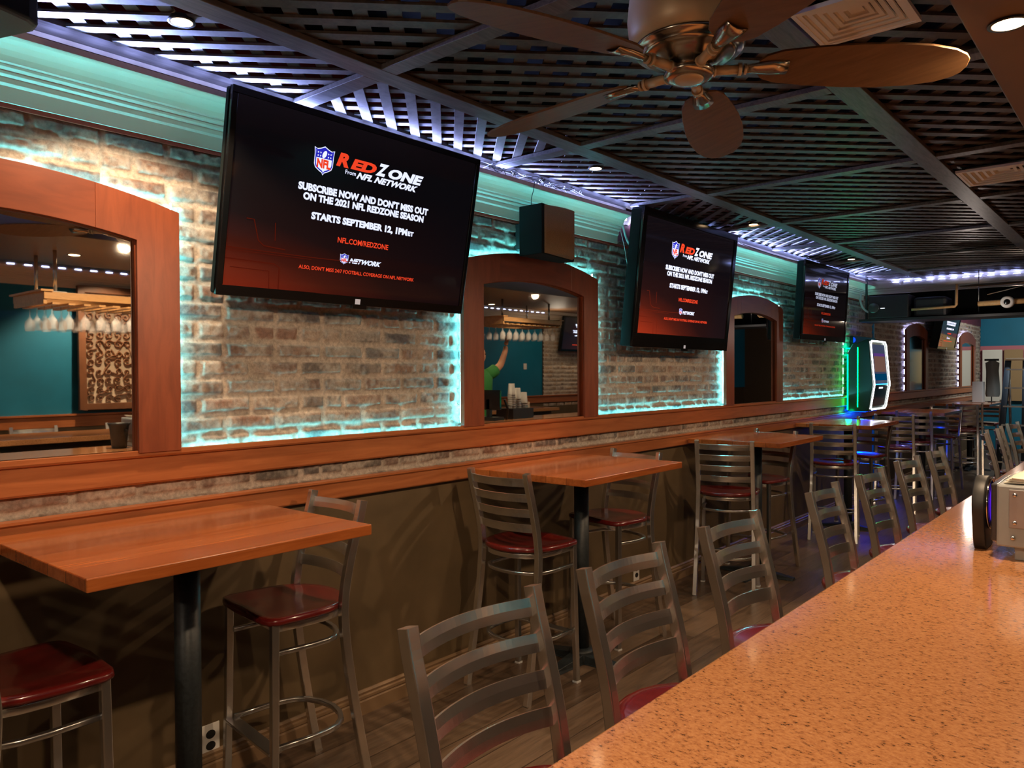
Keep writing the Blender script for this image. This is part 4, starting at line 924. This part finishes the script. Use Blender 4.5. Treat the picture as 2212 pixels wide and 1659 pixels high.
# ---------------------------------------------------------------- glass racks over the bar (seen in the mirrors)
def wine_glass():
    b = MB(); b.lathe([(.030, 0), (.030, -.002), (.004, -.006), (.0035, -.065), (.014, -.080), (.028, -.10), (.031, -.13), (.026, -.160), (.0245, -.160), (.029, -.13), (.026, -.10), (.008, -.082), (.0, -.08)], 16)
    return b
gl = wine_glass().mesh('wine_glass'); gl.materials.append(M['glass'])
def rack(lbl, y0, y1, x0, x1, z, nm, rows, cols):
    t = thing('glass_rack', lbl, 'glass rack', ((x0+x1)/2, (y0+y1)/2, z), 0, 'hanging glass racks'); hx, hy = (x1-x0)/2, (y1-y0)/2
    b = MB(); b.box(-hx, hx, -hy, -hy+.02, -.03, .045); b.box(-hx, hx, hy-.02, hy, -.03, .045); b.box(-hx-.01, -hx+.012, -hy, hy, -.0, .045); b.box(hx-.012, hx+.01, -hy, hy, .0, .045)
    b.box(-hx-.02, hx+.02, -hy-.02, -hy+.05, .045, .058); b.box(-hx-.02, hx+.02, hy-.05, hy+.02, .045, .058); obj('rack_frame', b, M['honey'], t, .003)
    b = MB()
    for i in range(int(2*hy/.09)): b.box(-hx, hx, -hy+.05+.09*i, -hy+.09+.09*i, -.03, -.018)
    obj('rails', b, M['honey'], t)
    for sx in (-1, 1):
        for sy in (-1, 1):
            b = MB(); px, py = sx*(hx-.10), sy*(hy-.10); b.tube([(px, py, .045), (px, py, 2.30-z)], .011, 12); b.box(px-.05, px+.05, py-.05, py+.05, .045, .055); obj('pipe', b, M['steel_dark'], t)
    k = 0
    for i in range(cols):
        for j in range(rows):
            g = bpy.data.objects.new('wine_glass', gl); COL.objects.link(g)
            yy = y0+.07+(y1-y0-.14)*i/(cols-1); xx = x0+.07+(x1-x0-.14)*j/(rows-1); g.location = (xx, yy, z-.018)
            tag(g, 'clear stemmed glass hanging upside down in the %s' % nm, 'wine glass', 'glasses hanging in the %s' % nm); k += 1
rack('honey wood glass rack on steel pipes, seen in the nearest mirror', 1.75, 2.75, 2.70, 3.22, 1.985, 'nearer glass rack', 4, 10)
rack('honey wood glass rack on steel pipes, seen in the second mirror', 6.03, 7.03, 2.72, 3.24, 2.06, 'farther glass rack', 3, 9)

# carved scroll panel leaning on opposite wall
t = thing('scroll_panel', 'carved wooden scrollwork panel against the teal wall', 'carved panel', (4.93, 3.12, 1.205))
t.rotation_euler = (0, math.radians(1.5), 0); PW, PH = .56, 1.0
b = MB()
for (y0, y1, z0, z1) in ((-PW/2-.06, -PW/2, -.0, PH+.12), (PW/2, PW/2+.06, 0, PH+.12), (-PW/2, PW/2, 0, .06), (-PW/2, PW/2, PH+.06, PH+.12)): b.box(-.02, .02, y0, y1, z0, z1)
obj('panel_frame', b, M['carved'], t, .004)
b = MB(); b.box(.005, .012, -PW/2, PW/2, .06, PH+.06); obj('backing', b, M['cream'], t)
b = MB(); rng = random.Random(11); ny, nz = 7, 12
for i in range(ny):
    for j in range(nz):
        cy = -PW/2+PW*(i+.5)/ny+.008*rng.uniform(-1, 1); cz = .06+PH*(j+.5)/nz+.01*rng.uniform(-1, 1); sg = rng.choice((1, -1)); a0 = rng.random()*6.28; P = []
        for k in range(15):
            u = k/14; r = .039*(1-u*.85); a = a0+sg*u*7.5; P.append((-.006, max(-PW/2, min(PW/2, cy+r*math.cos(a))), max(.06, min(PH+.06, cz+r*math.sin(a)))))
        a = a0; P.insert(0, (-.006, max(-PW/2, min(PW/2, cy+.075*math.cos(a0-sg*.5))), max(.06, min(PH+.06, cz+.075*math.sin(a0-sg*.5)))))
        b.sweep(P, rrect(.0075, .016, .003), (1, 0, 0))
obj('scrollwork', b, M['carved'], t)

# black ice bucket on our counter (mirror)
t = thing('ice_bucket', 'black ice bucket on the counter, seen in the nearest mirror', 'bucket', (2.43, 2.07, 1.07))
b = MB(); b.lathe([(.038, 0), (.042, .005), (.055, .135), (.064, .150), (.064, .156), (.056, .156), (.050, .13), (.036, .012), (0, .01)], 32); obj('body', b, mat('black_plastic', (.02, .022, .024), .35), t)
b = MB(); b.tube([(-.05, .02, .11), (-.062, .02, .11)], .008, 10, up=(0, 1, 0)); obj('knob', b, M['black'], t)

# things behind the bar in the second mirror
t = thing('order_terminal', 'dark till terminal behind the bar, seen in the second mirror', 'terminal', (2.50, 5.62, 1.07))
b = MB(); b.box(-.12, .12, -.13, .02, 0, .03); b.box(-.02, .02, -.08, -.04, .03, .2); obj('stand', b, M['black'], t)
b = MB(); b.box(-.15, .15, -.08, -.05, .10, .29); obj('display', b, M['gloss_black'], t, .005)
b = MB(); b.tube([(.03*0+.0-.1, .08+.0, .0), (-.1, .10, .10), (-.1, .05, .20)], .012, 8, up=(1, 0, 0)); obj('arm', b, M['black'], t)
b = MB(); b.box(2.40, 2.62, 5.80, 6.12, 1.07, 1.17); o = obj('black_shelf_box', b, M['black']); tag(o, 'black shelf box under the cups behind the bar', 'box')
cup = MB(); cup.lathe([(.030, 0), (.040, .11), (.041, .115), (.036, .11), (.028, .004), (0, .004)], 16); cm = cup.mesh('plastic_cup'); cm.materials.append(mat('clear_plastic', (.8, .8, .78), .2, trans=.5))
for i, (yy, n) in enumerate(((5.86, 7), (5.95, 5), (6.05, 3))):
    for k in range(n):
        g = bpy.data.objects.new('plastic_cup', cm); COL.objects.link(g); g.location = (2.47, yy, 1.172+.115+.022*k); g.rotation_euler = (PI, 0, 0)
        tag(g, 'clear plastic cup in the %s upturned stack behind the bar' % ['tallest', 'middle', 'shortest'][i], 'cup', 'plastic cups in the %s stack' % ['tallest', 'middle', 'shortest'][i])
b = MB(); b.box(2.44, 2.56, 6.06, 6.11, 1.172, 1.23); o = obj('card_box', b, M['cream']); tag(o, 'small cream box beside the plastic cups', 'box')
b = MB(); b.box(4.99, 4.999, 9.13, 9.20, 1.58, 1.67); o = obj('wall_switch', b, M['white']); tag(o, 'white switch plate on the teal wall, seen in the second mirror', 'switch')
# tables at the far side (mirror)
for i, yy in enumerate((9.2, 10.8)):
    tt = high_table('dark table by the opposite brick wall, %s of two' % ('nearer' if i == 0 else 'farther'), 0, .9, 0, .66); tt.location = (4.45, yy, -.18); tt['group'] = 'tables on the opposite side'
lamp('opposite_fill', 'AREA', (4.0, 9.0, 2.45), (4.6, 10.0, .5), 7, WARM, .6)

# ---------------------------------------------------------------- person behind the bar (seen in the second mirror)
def skin_mesh(name, verts, edges, radii, m, parent, sub=2, root=0):
    me = bpy.data.meshes.new(name); me.from_pydata(verts, edges, []); me.materials.append(m)
    o = bpy.data.objects.new(name, me); COL.objects.link(o); o.parent = parent
    sk = o.modifiers.new('skin', 'SKIN'); sk.use_smooth_shade = True
    for i, r in enumerate(radii): me.skin_vertices[0].data[i].radius = (r, r) if not isinstance(r, tuple) else r
    me.skin_vertices[0].data[root].use_root = True
    s = o.modifiers.new('sub', 'SUBSURF'); s.levels = sub; s.render_levels = sub
    return o
t = thing('person', 'person in a green shirt behind the bar, one arm raised to the glass rack', 'person', (3.2, 6.14, FZ), math.radians(180))
# local: person faces -x world after 180 deg turn => local +x is forward, local +y is the left side
V = [(0, 0, .90), (0, 0, 1.05), (0, 0, 1.25), (0, 0, 1.38), (0, 0, 1.46), (.01, 0, 1.52),          # 0 pelvis..5 head base
     (0, .09, .86), (.02, .10, .48), (0, .11, .08), (.13, .12, .03),                                  # left leg 6-9
     (0, -.09, .86), (.01, -.10, .48), (-.02, -.11, .08), (.11, -.12, .03),                           # right leg 10-13
     (0, .17, 1.36), (.02, .22, 1.12), (.12, .20, .92), (.17, .18, .86),                              # left arm 14-17
     (0, -.17, 1.38), (.03, -.36, 1.50), (.04, -.43, 1.66), (.03, -.45, 1.72)]                        # right arm raised 18-21
Eg = [(0, 1), (1, 2), (2, 3), (3, 4), (4, 5), (0, 6), (6, 7), (7, 8), (8, 9), (0, 10), (10, 11), (11, 12), (12, 13), (3, 14), (14, 15), (15, 16), (16, 17), (3, 18), (18, 19), (19, 20), (20, 21)]
Rd = [.13, .12, .14, .12, .05, .05, .09, .06, .04, .04, .09, .06, .04, .04, .055, .042, .030, .026, .055, .042, .030, .025]
skin_mesh('body', V, Eg, Rd, M['skin'], t)
b = MB(); ns = 20; rows = [(.86, .165, .125), (1.0, .16, .12), (1.12, .165, .12), (1.25, .19, .13), (1.36, .20, .125), (1.42, .15, .10), (1.46, .075, .07)]
for z, ry, rx in rows:
    for i in range(ns): a = 2*PI*i/ns; b.v.append((rx*1.08*math.cos(a), ry*1.06*math.sin(a), z))
for j in range(len(rows)-1):
    for i in range(ns): b.f.append((j*ns+i, j*ns+(i+1) % ns, (j+1)*ns+(i+1) % ns, (j+1)*ns+i)); b.mi.append(0); b.smooth.append(True)
for s, P in ((1, [(0, .15, 1.37), (.01, .20, 1.25), (.02, .22, 1.16)]), (-1, [(0, -.14, 1.38), (.015, -.23, 1.42), (.02, -.28, 1.45)])): b.tube(P, .068, 14, up=(1, 0, 0))
obj('green_shirt', b, M['green'], t)
b = MB()
for s in (1, -1): b.sweep([(0, s*.085, .92), (.0, s*.09, .8), (.015, s*.10, .48), (0, s*.11, .07)], [(r[0], r[1]) for r in [(.10*math.cos(2*PI*i/14), .10*math.sin(2*PI*i/14)) for i in range(14)]], (1, 0, 0))
obj('trousers', b, M['denim'], t)
# head with face
hb = bmesh.new(); bmesh.ops.create_uvsphere(hb, u_segments=28, v_segments=20, radius=1)
for v in hb.verts:
    x, y, z = v.co; r = 1.0
    X, Y, Z = x*.092, y*.074, z*.118
    if z < -.2: Y *= 1+.35*(z+.2); X *= 1+.12*(z+.2)
    if x > .75 and abs(y) < .22 and -.25 < z < .12: X += .022*(1-abs(y)/.22)*(1-(z+.25)/.45 if z > -.2 else .4)
    if x > .6 and .1 < abs(y) < .5 and .08 < z < .28: X -= .007
    if x > .7 and abs(y) < .35 and -.52 < z < -.40: X += .004
    v.co = (X, Y, Z)
me = bpy.data.meshes.new('head'); hb.to_mesh(me); hb.free()
for p in me.polygons: p.use_smooth = True
hd = obj('head', me, M['skin'], t, loc=(.02, 0, 1.60))
b = MB()
for s in (1, -1): b.prism([(.012*math.cos(a), .024*math.sin(a)) for a in [2*PI*i/12 for i in range(12)]], s*.070, s*.082, lambda a, c, d: (a-.005, d, c))
obj('ears', b, M['skin'], hd)
b = MB()
for s in (1, -1): b.lathe([(0, -.008), (.008, -.003), (.008, .003), (0, .008)], 10, c=(.082, s*.030, .018))
obj('eyes', b, M['black'], hd)
hb = bmesh.new(); bmesh.ops.create_uvsphere(hb, u_segments=24, v_segments=16, radius=1)
for v in hb.verts: x, y, z = v.co; v.co = (x*.100-.012, y*.083, z*.10+.030) if not (x > .35 and z < .35) else (x*.06-.01, y*.07, z*.09+.02)
me = bpy.data.meshes.new('hair'); hb.to_mesh(me); hb.free()
for p in me.polygons: p.use_smooth = True
obj('hair', me, M['hair'], hd)
# raised hand with five fingers
HV = [(.03, -.45, 1.72), (.032, -.46, 1.755), (.034, -.47, 1.79)]; HE = [(0, 1), (1, 2)]; HR = [.022, (.030, .016), (.028, .015)]
for k, (dy, ln) in enumerate(((-.030, .070), (-.010, .080), (.010, .076), (.028, .060))):
    i0 = len(HV); HV += [(.036, -.47+dy*.9, 1.797), (.048, -.47+dy, 1.797+ln*.5), (.068, -.47+dy, 1.797+ln*.9)]; HE += [(2, i0), (i0, i0+1), (i0+1, i0+2)]; HR += [.010, .009, .0075]
i0 = len(HV); HV += [(.052, -.43, 1.76), (.072, -.423, 1.79)]; HE += [(1, i0), (i0, i0+1)]; HR += [.011, .009]
skin_mesh('right_hand', HV, HE, HR, M['skin'], t, 2)
